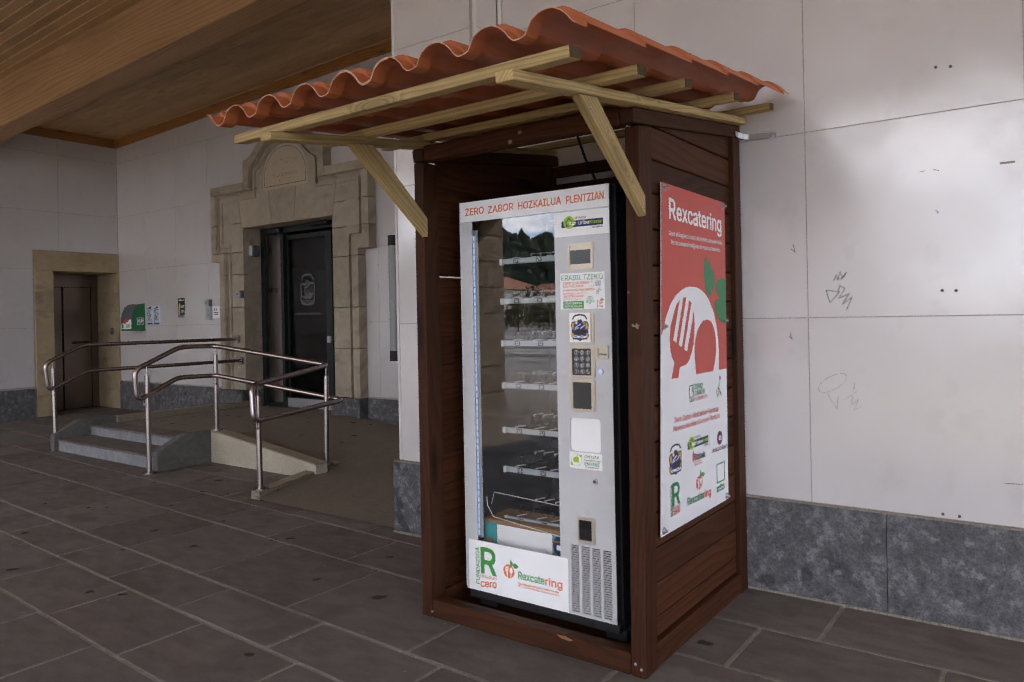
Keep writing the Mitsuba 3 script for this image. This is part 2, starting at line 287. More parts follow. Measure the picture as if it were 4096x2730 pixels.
def fill(js, x0, x1):
    xs = sorted(js)
    while xs[0] > x0 + 0.9: xs.insert(0, xs[0] - rs.uniform(0.55, 0.85))
    while xs[-1] < x1 - 0.9: xs.append(xs[-1] + rs.uniform(0.6, 0.85))
    return [x0] + xs[0 if xs[0] > x0 + 0.05 else 1:] + [x1]
rest = []
for i, (y0, y1) in enumerate(zip(ROWS[:-1], ROWS[1:])):
    if i <= 5:
        xs = fill(JOINTS[i], -12.0, 1.2); slabs(y0, y1, xs, True)
        rest += slabs(y0, y1, fill([2.0], 1.2, 9.0), False)
    else:
        slabs(y0, y1, fill([-10.6 + 0.3 * (i % 2)], -12.9, -8.65), True)
        if i == 6: slabs(y0, y1 + 0.06, [-6.9, -6.1, -5.45, -4.6], True)
y = ROWS[0]
while y > -8.8:
    y0 = y - rs.choice((0.42, 0.5, 0.58)); rest += slabs(y0, y, fill([rs.uniform(-1, 0)], -12.0, 9.0), False); y = y0
COUNT['pavement__slab_field'] = 1
m = join(rest); scene['pavement__slab_field'] = ply(m, 'm_slab', uv=uvof(np.array(m.vertices))); labels['pavement__slab_field'] = {'kind': 'stuff'}

# ---------------------------------------------------------------- ceiling of boards
def cz(x): return np.where(x < -3.4, 4.25 + 0.03 * (x + 11), 4.478)
struct('ceiling')
def tiltz(w): w = w.copy(); w[:, 2] += cz(w[:, 0]); return w
cs = [bx_ for bx_ in (-12.5, -3.4, 9.0)]
m = join([trimesh.Trimesh(tiltz(cbox(((b - a) / 2, 5.6, 0.1))[0] + [(a + b) / 2, 1.1, 0.115]), cbox((1, 1, 1))[1], process=False) for a, b in zip(cs[:-1], cs[1:])])
scene['ceiling'] = ply(m, 'm_tongue_wood', uv=uvof(np.array(m.vertices)))
def boards(y0, y1, pitch, cuts, c, g):
    y = y0; i = 0
    while y < y1 - 0.01:
        xs = [-12.0] + [q + rs.uniform(-1.2, 1.2) for q in cuts] + [-3.35]
        for a, b in zip(xs[:-1], xs[1:]):
            bx('ceiling', 'board', (a + 0.001, b - 0.001), (y + g, min(y + pitch, y1) - g), (0.0105 if g > 0.003 else 0.004, 0.0146), 'm_ceiling_wood', c=c, warp=tiltz)
        y += pitch
boards(2.43, 3.74, 0.1095, (-9.5, -7.2), 0.0012, 0.0062)
boards(4.02, 5.93, 0.106, (-8.2,), 0.0035, 0.0016)
k = thing('timber_beam', 'deep varnished timber beam running across the boarded ceiling', 'beam')
def bz(x): return 3.80 + 0.038 * (x + 8.5)
v, f = cbox((4.32, 0.14, 0.25), 0.008); uv = uvof(v); v = v + [-7.68, 3.88, 0]
v[:, 2] = np.where(v[:, 2] < 0, bz(v[:, 0]) + (v[:, 2] + 0.25), cz(v[:, 0]) + 0.01)
scene[k] = ply((v, f), 'm_beam_wood', uv=uv)
k = thing('ceiling_trim', 'knotty orange trim board under the ceiling above the stone doorway', 'trim board')
v, f = cbox((4.3, 0.015, 0.065), 0.004); uv = uvof(v); w = tiltz(v + [-7.68, 5.952, -0.068]); scene[k] = ply((w, f), 'm_trim_wood', uv=uv)
k = thing('ceiling_trim', 'knotty orange trim board under the ceiling above the lift', 'trim board')
v, f = cbox((1.0, 0.015, 0.065), 0.004); uv = uvof(v); w = v[:, [1, 0, 2]] * [-1, 1, 1] + [-11.98, 4.93, -0.068]; scene[k] = ply((tiltz(w), f), 'm_trim_wood', uv=uv)
k = thing('eave_beam', 'timber beam along the open edge of the porch, behind the viewer', 'beam')
bx(None, k, (-12.4, 9.0), (-4.3, -4.05), (4.02, 4.9), 'm_beam_wood', c=0.01) if False else None
v, f = cbox((10.7, 0.125, 0.44), 0.01); scene[k] = ply((v + [-1.7, -4.2, 4.46], f), 'm_beam_wood', uv=uvof(v))

# ---------------------------------------------------------------- tiled walls with a stone plinth
G = 0.0023
ZR = [0.447, 1.297, 2.150, 3.003, 3.856, 4.72]
def grid(parent, xs, zs, plane, d0, d1, cut=None):
    for a, b in zip(xs[:-1], xs[1:]):
        for lo, hi in zip(zs[:-1], zs[1:]):
            g = sbox(a + G, lo + G, b - G, hi - G)
            if cut is not None: g = g.difference(cut)
            if polys(g): plate(parent, 'panel', g, d0, d1, plane, 'm_tile')
W1 = thing('tiled_wall', 'glossy white tiled wall on a grey stone plinth behind the kiosk, with scrawled black graffiti', 'wall')
bx(W1, 'core', (-2.70, 9.0), (3.6125, 6.3), (-0.15, 4.8), 'm_tile_joint')
bx(W1, 'pier_core', (-3.345, -2.7005), (3.3965, 6.25), (-0.15, 4.8), 'm_tile_joint')
P1 = front(3.6125)
grid(W1, [-2.655, -1.79, -0.938, -0.10, 0.75, 1.6, 2.45, 3.3, 4.15, 5.0, 5.85, 6.7, 7.55, 8.4], ZR, P1, 0, 0.0025)
PP = front(3.3965)
grid(W1, [-3.338, -2.732], ZR, PP, 0, 0.0025)
grid(W1, [3.40, 3.60], ZR, side(-2.70), 0, 0.010)
PL = Plane((-3.345, 0, 0), (0, -1, 0), (0, 0, 1))
grid(W1, [-6.2, -5.35, -4.5, -3.65, -3.40], ZR, PL, 0, 0.012)
for x, y in ((-3.349, 3.398), (-2.700, 3.398), (-2.672, 3.607)):
    bx(W1, 'corner_trim', (x - 0.011, x + 0.011), (y - 0.008, y + 0.012), (0.447, 4.75), 'm_tile_trim', c=0.004, grain='z')
def plinth(parent, xs, plane, d, ztop=0.437):
    for a, b in zip(xs[:-1], xs[1:]):
        plate(parent, 'plinth_stone', sbox(a + 0.0015, 0.012, b - 0.0015, ztop), 0, d, plane, 'm_plinth')
    plate(parent, 'plinth_mortar', sbox(xs[0], -0.06, xs[-1], 0.011), 0, d + 0.006, plane, 'm_grout')
    plate(parent, 'plinth_ledge', sbox(xs[0], ztop + 0.0005, xs[-1], ztop + 0.009), 0, d - 0.003, plane, 'm_grout')
plinth(W1, [-2.7, -1.85, -0.625, 0.6, 1.85, 3.1, 4.3, 5.5, 6.8, 8.0, 9.0], P1, 0.0185)
plinth(W1, [-3.385, -2.67], PP, 0.0365)
plate(W1, 'plinth_stone', sbox(-6.0, 0.012, -3.362, 0.437), 0, 0.038, PL, 'm_plinth')
# marks on the wall
def tag_marks(parent, name, lines, plane, w, bsdf='m_ink', d=0.0008):
    plate(parent, name, unary_union([stroke(l, w) for l in lines]), d - 0.0006, d, plane, bsdf)
PF = front(3.610)
tag_marks(W1, 'graffiti', [[(-0.825, 1.462), (-0.812, 1.488), (-0.806, 1.464), (-0.797, 1.502), (-0.785, 1.472), (-0.770, 1.498), (-0.795, 1.466)],
    [(-0.858, 1.42), (-0.842, 1.362), (-0.800, 1.412), (-0.858, 1.42)], [(-0.806, 1.414), (-0.798, 1.44), (-0.778, 1.425), (-0.805, 1.382), (-0.760, 1.402), (-0.790, 1.355), (-0.748, 1.385), (-0.772, 1.331)]], PF, 0.0027)
loop = [(-0.838 + 0.062 * math.cos(t) * 0.92 - 0.02 * math.sin(t), 1.0 + 0.062 * math.cos(t) * 0.62 + 0.022 * math.sin(t)) for t in np.linspace(0, 6.3, 30)]
tag_marks(W1, 'graffiti', [loop, [(-0.745, 1.0), (-0.752, 0.955), (-0.735, 0.965)], [(-0.862, 0.952), (-0.82, 0.882), (-0.815, 0.94)], [(-0.79, 0.925), (-0.755, 0.95), (-0.76, 0.905), (-0.73, 0.93), (-0.75, 0.882), (-0.72, 0.90)]], PF, 0.0011, 'm_crack')
tag_marks(W1, 'graffiti', [[(-1.01, 1.62), (-0.99, 1.60), (-1.0, 1.64)], [(-1.02, 1.225), (-1.012, 1.205), (-1.025, 1.21), (-1.01, 1.195)], [(-0.42, 1.912), (-0.40, 1.905)], [(-0.47, 1.91), (-0.455, 1.911)], [(-0.415, 1.74), (-0.404, 1.732), (-0.41, 1.728)], [(-0.19, 0.62), (-0.13, 0.622)]], PF, 0.0025, 'm_crack')
for x, z in ((-0.405, 2.339), (-0.351, 2.331), (-0.397, 1.403), (-0.347, 1.401), (-0.410, 0.465), (-0.350, 0.464)):
    plate(W1, 'wall_plug', circ(x, z, 0.0065), 0, 0.002, PF, 'm_graphite')
    plate(W1, 'wall_plug', circ(x, z, 0.003), 0.0021, 0.003, PF, 'm_ink')
plate(W1, 'tape', sbox(-0.185, 1.902, -0.135, 1.911), 0.0002, 0.001, PF, 'm_tile_joint')

W2 = thing('tiled_wall', 'shaded white tiled wall around the carved stone doorway', 'wall')
P2 = front(5.9725)
CX = -7.735
top = [(CX + s * q[0], q[1]) for s, seq in ((-1, ((1.575, 2.135), (1.575, 3.13), (0.785, 3.13), (0.785, 3.40), (0.70, 3.425), (0.60, 3.48), (0.50, 3.57), (0.40, 3.65), (0.27, 3.72), (0.12, 3.755))), ) for q in seq]
half = [(1.345, -0.3), (1.345, 2.135), (1.525, 2.135), (1.525, 3.13), (0.785, 3.13), (0.785, 3.40), (0.70, 3.425), (0.60, 3.475), (0.50, 3.56), (0.40, 3.65), (0.27, 3.72), (0.12, 3.755)]
outline = Polygon([(CX - a, b) for a, b in half] + [(CX + a, b) for a, b in reversed(half)])
opening = sbox(CX - 0.872, -0.5, CX + 0.872, 2.553)
hole = outline.union(opening)
backing = sbox(-16.8, -0.15, -3.3, 4.8).difference(sbox(CX - 1.0, -0.2, CX + 1.0, 2.7))
plate(W2, 'core', backing, -0.25, 0, P2, 'm_tile_joint')
grid(W2, [-11.998, -11.17, -10.338, -9.522, -8.69, -7.84, -7.0, -6.185, -5.33, -4.48, -3.63, -3.36], ZR, P2, 0, 0.0025, hole.buffer(0.006))
for a, b in ((-11.998, -11.2), (-11.2, -10.1), (-10.1, -9.09), (-6.38, -5.5), (-5.5, -4.4), (-4.4, -3.4)):
    plate(W2, 'plinth_stone', sbox(a + 0.0015, 0.0, b - 0.0015, 0.43), 0, 0.0205, P2, 'm_plinth')
W3 = thing('tiled_wall', 'darkest tiled wall, at the far left around the lift', 'wall')
P3 = side(-12.0025)
lift_hole = sbox(4.745, -0.5, 6.1, 2.43)
plate(W3, 'core', sbox(-4.5, -0.15, 5.99, 4.8).difference(sbox(5.0, -0.3, 6.1, 2.2)), -0.25, 0, P3, 'm_tile_joint')
grid(W3, [-4.4, -3.4, -2.5, -1.66, -0.82, 0.03, 0.875, 1.72, 2.565, 3.41, 4.256, 5.101, 5.966], ZR, P3, 0, 0.0025, lift_hole.buffer(0.004))
for a, b in ((-4.4, -3.0), (-3.0, -1.8), (-1.8, -0.6), (-0.6, 0.6), (0.6, 1.8), (1.8, 3.0), (3.0, 3.9), (3.9, 4.742)):
    plate(W3, 'plinth_stone', sbox(a + 0.0015, 0.0, b - 0.0015, 0.42), 0, 0.0205, P3, 'm_plinth')

# ---------------------------------------------------------------- stone doorway
D = thing('stone_doorway', 'carved sandstone doorway with a stepped arched head and inscribed plaque', 'doorway')
PD = front(5.97)
clipped = outline.intersection(sbox(-20, 0.435, 0, 9)).difference(opening)
plaque = Polygon([(CX - 0.44, 2.985)] + [(CX - 0.44, 3.10)] + [(CX + 0.44 * math.cos(t), 3.16 + 0.375 * math.sin(t)) for t in np.linspace(math.pi, 0, 17)] + [(CX + 0.44, 2.985)])
steps = [(0.0, 0.115), (0.095, 0.112), (0.110, 0.100), (0.122, 0.082), (0.132, 0.066), (0.142, 0.056), (0.154, 0.052), (0.175, 0.090), (0.205, 0.084), (0.215, 0.070)]
V = [(-0.99, -0.885), (-0.335, -0.255), (0.235, 0.155), (0.965, 0.865)]
def slant(i, j):
    return Polygon([(CX + V[i][1], 2.5), (CX + V[i][0], 3.02), (CX + V[j][0], 3.02), (CX + V[j][1], 2.5)])
lintel = [slant(0, 1), slant(1, 2), slant(2, 3)]
ll = unary_union(lintel)
cells = list(lintel)
for s in (-1, 1):
    zz = (0.4, 0.98, 1.52, 1.95, 2.24, 2.62) if s < 0 else (0.4, 1.0, 1.47, 2.06, 2.40, 2.70)
    for a, b in zip(zz[:-1], zz[1:]): cells.append(sbox(min(CX, CX + s * 2), a, max(CX, CX + s * 2), b).difference(ll))
    cells.append(sbox(min(CX, CX + s * 2), zz[-1], max(CX, CX + s * 2), 3.02).difference(ll))
    cells.append(sbox(min(CX + s * 0.80, CX + s * 2), 3.02, max(CX + s * 0.80, CX + s * 2), 3.2))
    cells.append(sbox(min(CX + s * 0.05, CX + s * 0.80), 3.02, max(CX + s * 0.05, CX + s * 0.80), 3.9))
cells.append(sbox(CX - 0.05, 3.0, CX + 0.05, 3.9))
rings = [(outline.buffer(-o, join_style=2), h) for o, h in steps]
for cell in cells:
    c = cell.buffer(-0.004).intersection(clipped).difference(plaque.buffer(0.004))
    ms = []
    for i, (g, h) in enumerate(rings):
        ring = g.difference(rings[i + 1][0]) if i + 1 < len(rings) else g
        q = c.intersection(ring)
        if polys(q): ms.append(extr(q, -0.02, h))
    if ms:
        m = join(ms); v = np.array(m.vertices); put(D, 'stone', (PD(v), np.array(m.faces)), 'm_portal', uv=uvof(v))
plate(D, 'mortar', clipped.buffer(-0.25), -0.02, 0.062, PD, 'm_portal_mortar')
plate(D, 'plaque', plaque.buffer(-0.002), 0, 0.060, PD, 'm_plaque')
rim = plaque.buffer(-0.035)
plate(D, 'plaque_line', rim.difference(rim.buffer(-0.008)), 0.0600, 0.0625, PD, 'm_crack')
PQ = front(5.97 - 0.060)
text(D, 'lettering', 'CASA CONSISTORIAL', (CX - 0.28, 3.28), (CX + 0.28, 3.28), 0.065, PQ, 'm_inscription', True, 0.002)
text(D, 'lettering', 'DE LA', (CX - 0.07, 3.205), (CX + 0.07, 3.205), 0.035, PQ, 'm_inscription', True, 0.002)
text(D, 'lettering', 'VILLA DE PLENCIA', (CX - 0.24, 3.13), (CX + 0.24, 3.13), 0.04, PQ, 'm_inscription', True, 0.002)
text(D, 'lettering', '11-9-22', (CX - 0.11, 3.06), (CX + 0.11, 3.06), 0.04, PQ, 'm_crack', True, 0.002)
for s in (-1, 1):   # reveals and plinth blocks
    a, b = sorted((CX + s * 0.874, CX + s * 1.02))
    for lo, hi in zip((0.15, 0.98, 1.72, 2.28), (0.976, 1.716, 2.276, 2.555)): bx(D, 'reveal_stone', (a, b), (5.96, 6.27), (lo, hi), 'm_portal', grain='z')
    a, b = sorted((CX + s * 0.868, CX + s * 1.345)); bx(D, 'plinth_stone', (a, b), (5.835, 6.2), (0.0, 0.430), 'm_plinth', c=0.006)
bx(D, 'lintel_soffit', (CX - 1.0, CX + 1.0), (5.96, 6.195), (2.5555, 2.75), 'm_portal')
# lobby and glass door behind it
L = thing('lobby', 'dim lobby with a pale wall seen through the glass entrance', 'room')
bx(L, 'floor', (-16.5, -3.6), (6.245, 16.0), (0.0, 0.212), 'm_lobby_floor'); bx(L, 'back_wall', (-16.5, -3.6), (16.0, 16.1), (0.0, 3.0), 'm_lobby')
bx(L, 'ceiling', (-16.5, -3.6), (6.19, 16.0), (2.72, 2.8), 'm_lobby'); bx(L, 'side_wall', (-16.6, -16.5), (6.19, 16.0), (0.0, 2.8), 'm_lobby'); bx(L, 'side_wall', (-3.6, -3.5), (6.19, 16.0), (0.0, 2.8), 'm_lobby')
bx(L, 'door_head', (CX - 1.0, CX + 1.0), (6.2, 6.26), (2.556, 2.72), 'm_lobby')
bx(L, 'partition', (-10.6, -8.475), (6.42, 6.50), (0.215, 2.7), 'm_lobby')
bx(L, 'dispenser', (-8.74, -8.60), (6.35, 6.419), (1.72, 1.78), 'm_graphite')
GD = thing('glass_door', 'dark glass sliding entrance door etched with a ship crest', 'door')
PG = front(6.215)
fr = sbox(CX - 0.872, 0.214, CX + 0.872, 2.553)
plate(GD, 'frame', fr.difference(sbox(CX - 0.80, 0.26, CX - 0.455, 2.47)).difference(sbox(CX - 0.40, 0.214, CX + 0.872, 2.47)), 0, 0.05, PG, 'm_frame_green')
leaf = sbox(CX - 0.44, 0.222, CX + 0.47, 2.44)
plate(GD, 'leaf', leaf.difference(sbox(CX - 0.37, 0.34, CX + 0.36, 2.38)), -0.05, -0.005, PG, 'm_frame_green')
def sheet_pane(parent, a0, b0, a1, b1, d, plane, bsdf): put(parent, 'pane', (plane(np.array([[a0, b0, d], [a1, b0, d], [a1, b1, d], [a0, b1, d]])), np.array([[0, 1, 2], [0, 2, 3]])), bsdf)
sheet_pane(GD, CX - 0.80, 0.26, CX - 0.455, 2.47, 0.02, PG, 'm_glass')
sheet_pane(GD, CX - 0.37, 0.34, CX + 0.36, 2.38, -0.03, PG, 'm_tinted_glass')
plate(GD, 'kick_plate', sbox(CX - 0.44, 0.216, CX + 0.60, 0.33), -0.004, 0.02, PG, 'm_zinc')
bx(GD, 'door_sensor', (CX - 0.62, CX - 0.40), (6.09, 6.16), (2.46, 2.535), 'm_black', c=0.015); bx(GD, 'door_sensor', (CX + 0.18, CX + 0.55), (6.07, 6.16), (2.50, 2.54), 'm_black', c=0.012)
bx(GD, 'blind', (CX + 0.50, CX + 0.56), (6.30, 6.34), (0.35, 2.12), 'm_sign_white'); bx(GD, 'door_lock', (CX + 0.40, CX + 0.46), (6.19, 6.24), (1.05, 1.13), 'm_zinc')

# ---------------------------------------------------------------- crest: the town's shield with a ship
def crest(parent, cx, cz_, w, h, plane, etched=False, d=0.001):
    def pl(name, g, k, b): plate(parent, name, affinity.translate(affinity.scale(g, w, h, origin=(0, 0)), cx, cz_), d + k * 0.0007 - 0.0005, d + k * 0.0007, plane, 'm_etch' if etched else b)
    body = Polygon([(-.42, .30), (-.30, .33), (-.12, .31), (-.08, .40), (.08, .40), (.12, .31), (.30, .33), (.42, .30), (.46, .18), (.42, -.05), (.45, -.30), (.36, -.42), (.1, -.44), (0, -.50), (-.1, -.44), (-.36, -.42), (-.45, -.30), (-.42, -.05), (-.46, .18)]).buffer(0.02)
    field = body.buffer(-0.05)
    hull = Polygon([(-.36, -.12), (-.30, -.20), (-.2, -.24), (.2, -.24), (.30, -.18), (.36, .0), (.20, -.05), (.12, -.14), (-.18, -.14)])
    ship = unary_union([hull, sbox(-.2, -.15, -.17, .22), sbox(.0, -.15, .035, .34), sbox(.22, -.1, .24, .12), sbox(-.17, .14, -.05, .20), sbox(.03, .22, .16, .30), sbox(-.13, -.14, -.02, .02), sbox(.08, -.14, .18, .02)])
    sails = unary_union([stroke([(-.22, .08), (.05, .22)], .035), stroke([(.04, .02), (.26, .18)], .035), stroke([(-.26, -.0), (-.06, .06)], .03), circ(-.17, .27, .05), stroke([(-.36, -.31), (-.2, -.28), (-.05, -.32), (.1, -.28), (.25, -.32), (.36, -.29)], .03), stroke([(-.33, -.37), (-.1, -.34), (.1, -.38), (.33, -.35)], .025)])
    ribbon = Polygon([(-.34, .44), (-.26, .56), (0, .60), (.26, .56), (.34, .44), (.44, .42), (.38, .50), (.28, .62), (0, .67), (-.28, .62), (-.38, .50), (-.44, .42)])
    if etched:
        pl('crest', body.difference(field.buffer(-0.02)).union(ship).union(sails).union(ribbon), 0, 'm_etch'); return
    pl('crest_border', body, 0, 'm_brown')
    sides_ = unary_union([sbox(-.43, .0, -.32, .28), sbox(.32, .0, .43, .28), sbox(-.43, -.38, -.34, -.16), sbox(.34, -.38, .43, -.16), sbox(-.28, .24, -.12, .31), sbox(.12, .24, .28, .31)])
    pl('crest_gilding', sides_, 1.2, 'm_yellow'); pl('crest_field', field, 0.6, 'm_blue'); pl('crest_ship', ship, 1.8, 'm_brown'); pl('crest_sails', sails, 2.4, 'm_vinyl'); pl('crest_ribbon', ribbon, 0.6, 'm_brown')
crest(GD, CX - 0.02, 1.69, 0.30, 0.36, front(6.243), True)
text(GD, 'lettering', 'PLENTZIAKO UDALA', (CX - 0.27, 1.40), (CX + 0.24, 1.40), 0.03, front(6.243), 'm_etch', True)

# ---------------------------------------------------------------- lift
LD = thing('lift_doorway', 'plain yellowish stone surround of the lift in the corner', 'doorway')
def lsto(a, b, lo, hi): plate(LD, 'stone', sbox(a + 0.003, lo + 0.003, b - 0.003, hi - 0.003), 0, 0.055, side(-12.03), 'm_lift_stone')
for lo, hi in zip((0.0, 0.306, 0.61, 0.913, 1.234, 1.52, 1.826), (0.306, 0.61, 0.913, 1.234, 1.52, 1.826, 2.13)):
    lsto(4.76, 5.01, lo, hi)
    bx(LD, 'reveal_stone', (-12.72, -11.975), (5.945, 5.975), (lo + 0.003, hi - 0.003), 'm_lift_stone')
    bx(LD, 'reveal_stone', (-12.72, -12.0305), (4.90, 5.006), (lo + 0.003, hi - 0.003), 'm_lift_stone')
lsto(4.76, 5.975, 2.13, 2.425); bx(LD, 'soffit', (-12.72, -12.03), (5.0, 5.97), (2.133, 2.3), 'm_lift_stone')
LF = thing('lift', 'brushed metal lift with a closed two leaf door in the far corner', 'lift')
bx(LF, 'shaft', (-13.2, -12.75), (4.6, 6.4), (-0.1, 2.7), 'm_matt_black'); bx(LF, 'shaft_roof', (-12.75, -12.2), (4.6, 6.4), (2.31, 2.7), 'm_matt_black'); bx(LF, 'shaft_side', (-12.75, -12.27), (5.98, 6.4), (-0.1, 2.30), 'm_matt_black'); bx(LF, 'shaft_side', (-12.75, -12.27), (4.6, 4.895), (-0.1, 2.30), 'm_matt_black')
bx(LF, 'header', (-12.70, -12.64), (5.007, 5.944), (1.93, 2.125), 'm_lift_steel'); bx(LF, 'indicator', (-12.64, -12.628), (5.80, 5.93), (1.94, 2.09), 'm_lift_steel', c=0.004)
bx(LF, 'door_leaf', (-12.70, -12.655), (5.0, 5.40), (0.01, 1.92), 'm_lift_steel'); bx(LF, 'door_leaf', (-12.70, -12.645), (5.425, 5.83), (0.01, 1.92), 'm_lift_steel')
bx(LF, 'door_frame', (-12.70, -12.635), (5.84, 5.94), (0.01, 1.925), 'm_lift_steel'); bx(LF, 'door_gap', (-12.71, -12.69), (5.0, 5.944), (0.0, 2.12), 'm_black'); bx(LF, 'handle', (-12.644, -12.61), (5.54, 5.79), (1.035, 1.065), 'm_black', c=0.008)
k = thing('call_button', 'small dark lift call button on the yellowish stone reveal', 'button'); bx(k, 'plate', (-12.21, -12.125), (5.93, 5.9445), (1.17, 1.27), 'm_graphite', c=0.004); plate(k, 'knob', circ(-12.167, 1.225, 0.014), 0, 0.006, front(5.93), 'm_zinc')

# ---------------------------------------------------------------- things on the shaded wall
PW = front(5.970)
AE = thing('defibrillator_cabinet', 'green defibrillator cabinet with a clear rounded front on the shaded wall', 'cabinet')
prof = [(5.97, 1.222), (5.775, 1.222), (5.766, 1.25), (5.766, 1.40), (5.783, 1.49), (5.825, 1.575), (5.885, 1.622), (5.97, 1.637)]
def xprism(parent, name, poly, x0, x1, bsdf): plate(parent, name, Polygon(poly), x0, x1, side(0.0), bsdf)
xprism(AE, 'side_panel', prof, -11.238, -11.224, 'm_dark_green'); xprism(AE, 'side_panel', prof, -11.544, -11.532, 'm_dark_green')
xprism(AE, 'cover', [(5.97, 1.25)] + [(a + 0.006, min(b, 1.63)) for a, b in prof[2:]], -11.5315, -11.2385, 'm_graphite')
xprism(AE, 'base', [(5.97, 1.222), (5.764, 1.222), (5.764, 1.249), (5.97, 1.249)], -11.5315, -11.2385, 'm_dark_green')
PA = front(5.772)
plate(AE, 'label_sheet', Polygon([(-11.528, 1.252), (-11.242, 1.252), (-11.242, 1.40), (-11.29, 1.395), (-11.35, 1.36), (-11.42, 1.335), (-11.528, 1.34)]), 0.002, 0.004, PA, 'm_vinyl')
plate(AE, 'red_arc', Polygon([(-11.47, 1.345), (-11.40, 1.345), (-11.34, 1.372), (-11.29, 1.402), (-11.35, 1.42), (-11.43, 1.41)]), 0.002, 0.0035, PA, 'm_red')
plate(AE, 'text_block', unary_union([sbox(-11.40, 1.318 - 0.014 * i, -11.28, 1.325 - 0.014 * i) for i in range(4)]), 0.0045, 0.006, PA, 'm_graphite')
plate(AE, 'green_block', sbox(-11.515, 1.262, -11.47, 1.325), 0.0045, 0.006, PA, 'm_dark_green')
SB = side(-11.2238)
plate(AE, 'symbol_frame', rrect(5.845, 5.945, 1.315, 1.42, 0.01).difference(rrect(5.852, 5.938, 1.323, 1.412, 0.006)), 0, 0.002, SB, 'm_vinyl')
plate(AE, 'symbol_heart', unary_union([circ(5.877, 1.375, 0.023), circ(5.913, 1.375, 0.023), Polygon([(5.855, 1.366), (5.935, 1.366), (5.895, 1.328)])]), 0, 0.002, SB, 'm_vinyl')
plate(AE, 'symbol_bolt', Polygon([(5.892, 1.398), (5.907, 1.37), (5.897, 1.37), (5.902, 1.342), (5.88, 1.375), (5.892, 1.375)]), 0.002, 0.004, SB, 'm_dark_green')
for i, (a, b) in enumerate(((-11.166, -10.982), (-10.976, -10.785))):
    k = thing('notice_sheet', ('left' if i == 0 else 'right') + ' one of two pale blue printed sheets taped beside the defibrillator', 'notice')
    plate(k, 'paper', sbox(a, 1.308, b, 1.59), 0.0003, 0.0015, PW, 'm_paper_blue')
    rr = random.Random(i)
    plate(k, 'print', unary_union([sbox(a + 0.012, z, a + rr.uniform(0.08, 0.165), z + 0.009) for z in np.arange(1.36, 1.55, 0.017)]), 0.0016, 0.0024, PW, 'm_graphite')
    plate(k, 'header_print', unary_union([sbox(a + 0.06, 1.555, a + 0.13, 1.58), sbox(a + 0.01, 1.315, a + 0.16, 1.34)]), 0.0016, 0.0024, PW, 'm_blue')
k = thing('poster', 'narrow black poster with a golden picture on the shaded tiled wall', 'poster')
plate(k, 'paper', sbox(-10.302, 1.407, -10.127, 1.685), 0.0003, 0.0015, PW, 'm_ink')
plate(k, 'picture', Polygon([(-10.29, 1.44), (-10.25, 1.44), (-10.245, 1.60), (-10.27, 1.62), (-10.285, 1.56)]), 0.0016, 0.0022, PW, 'm_yellow')
plate(k, 'print', unary_union([sbox(-10.28, 1.648, -10.15, 1.66), sbox(-10.23, 1.57, -10.14, 1.578), sbox(-10.23, 1.55, -10.14, 1.558), sbox(-10.225, 1.50, -10.14, 1.508), sbox(-10.225, 1.48, -10.14, 1.488), sbox(-10.16, 1.42, -10.135, 1.445), sbox(-10.28, 1.425, -10.20, 1.432)]), 0.0016, 0.0022, PW, 'm_vinyl')
k = thing('notice_sheet', 'small white notice with two black pictograms beside the entryphone', 'notice')
plate(k, 'plate', sbox(-9.43, 1.383, -9.264, 1.546), 0.0, 0.006, PW, 'm_vinyl')
plate(k, 'print', unary_union([ell(-9.385, 1.50, 0.009, 0.017), ell(-9.33, 1.502, 0.009, 0.017), sbox(-9.405, 1.455, -9.29, 1.465), sbox(-9.40, 1.428, -9.295, 1.436)]), 0.006, 0.007, PW, 'm_ink')
k = thing('entryphone', 'slim grey entryphone panel with perforated face left of the doorway', 'entryphone')
plate(k, 'panel', rrect(-9.562, -9.445, 1.363, 1.552, 0.005), 0, 0.03, PW, 'm_rail'); plate(k, 'grille', unary_union([circ(-9.52 + 0.02 * (i % 3), 1.42 + 0.018 * (i // 3), 0.003, 3) for i in range(15)]), 0.03, 0.032, PW, 'm_ink')
for nm, x0, x1, z0, z1, pl, lb in (('card_reader', -9.556, -9.47, 1.558, 1.640, PW, 'small grey keyed box mounted just above the entryphone'), ('card_reader', -8.72, -8.63, 1.645, 1.730, front(5.895), 'small grey keyed box on the left stone jamb of the doorway')):
    k = thing(nm, lb, 'card reader'); plate(k, 'body', rrect(x0, x1, z0, z1, 0.006), 0, 0.045, pl, 'm_rail'); plate(k, 'key_slot', circ((x0 + x1) / 2 - 0.008, (z0 + z1) / 2, 0.011), 0.045, 0.048, pl, 'm_ink'); plate(k, 'back_box', rrect(x0 + 0.03, x1 + 0.022, z0 - 0.003, z1 + 0.003, 0.006), 0, 0.036, pl, 'm_graphite')
k = thing('intercom_box', 'grey box fixed high inside the left reveal of the doorway', 'box')
bx(k, 'body', (-8.600, -8.54), (6.0, 6.10), (2.18, 2.33), 'm_graphite', c=0.01); bx(k, 'cover', (-8.605, -8.535), (5.975, 6.0), (2.185, 2.325), 'm_rail', c=0.006)
k = thing('wall_bumper', 'slim upright grey tube with dark rounded ends on the hidden side of the tiled pier', 'wall fitting')
scene[k + '__tube'] = ply(cyl((-3.408, 3.425, 1.12), (-3.408, 3.425, 1.80), 0.034), 'm_bumper', smooth=40)
for z in (1.095, 1.825): scene[k + ('__end_cap' if z < 1.2 else '__end_cap_001')] = ply(cyl((-3.408, 3.425, z - 0.032), (-3.408, 3.425, z + 0.032), 0.036), 'm_matt_black', smooth=40)

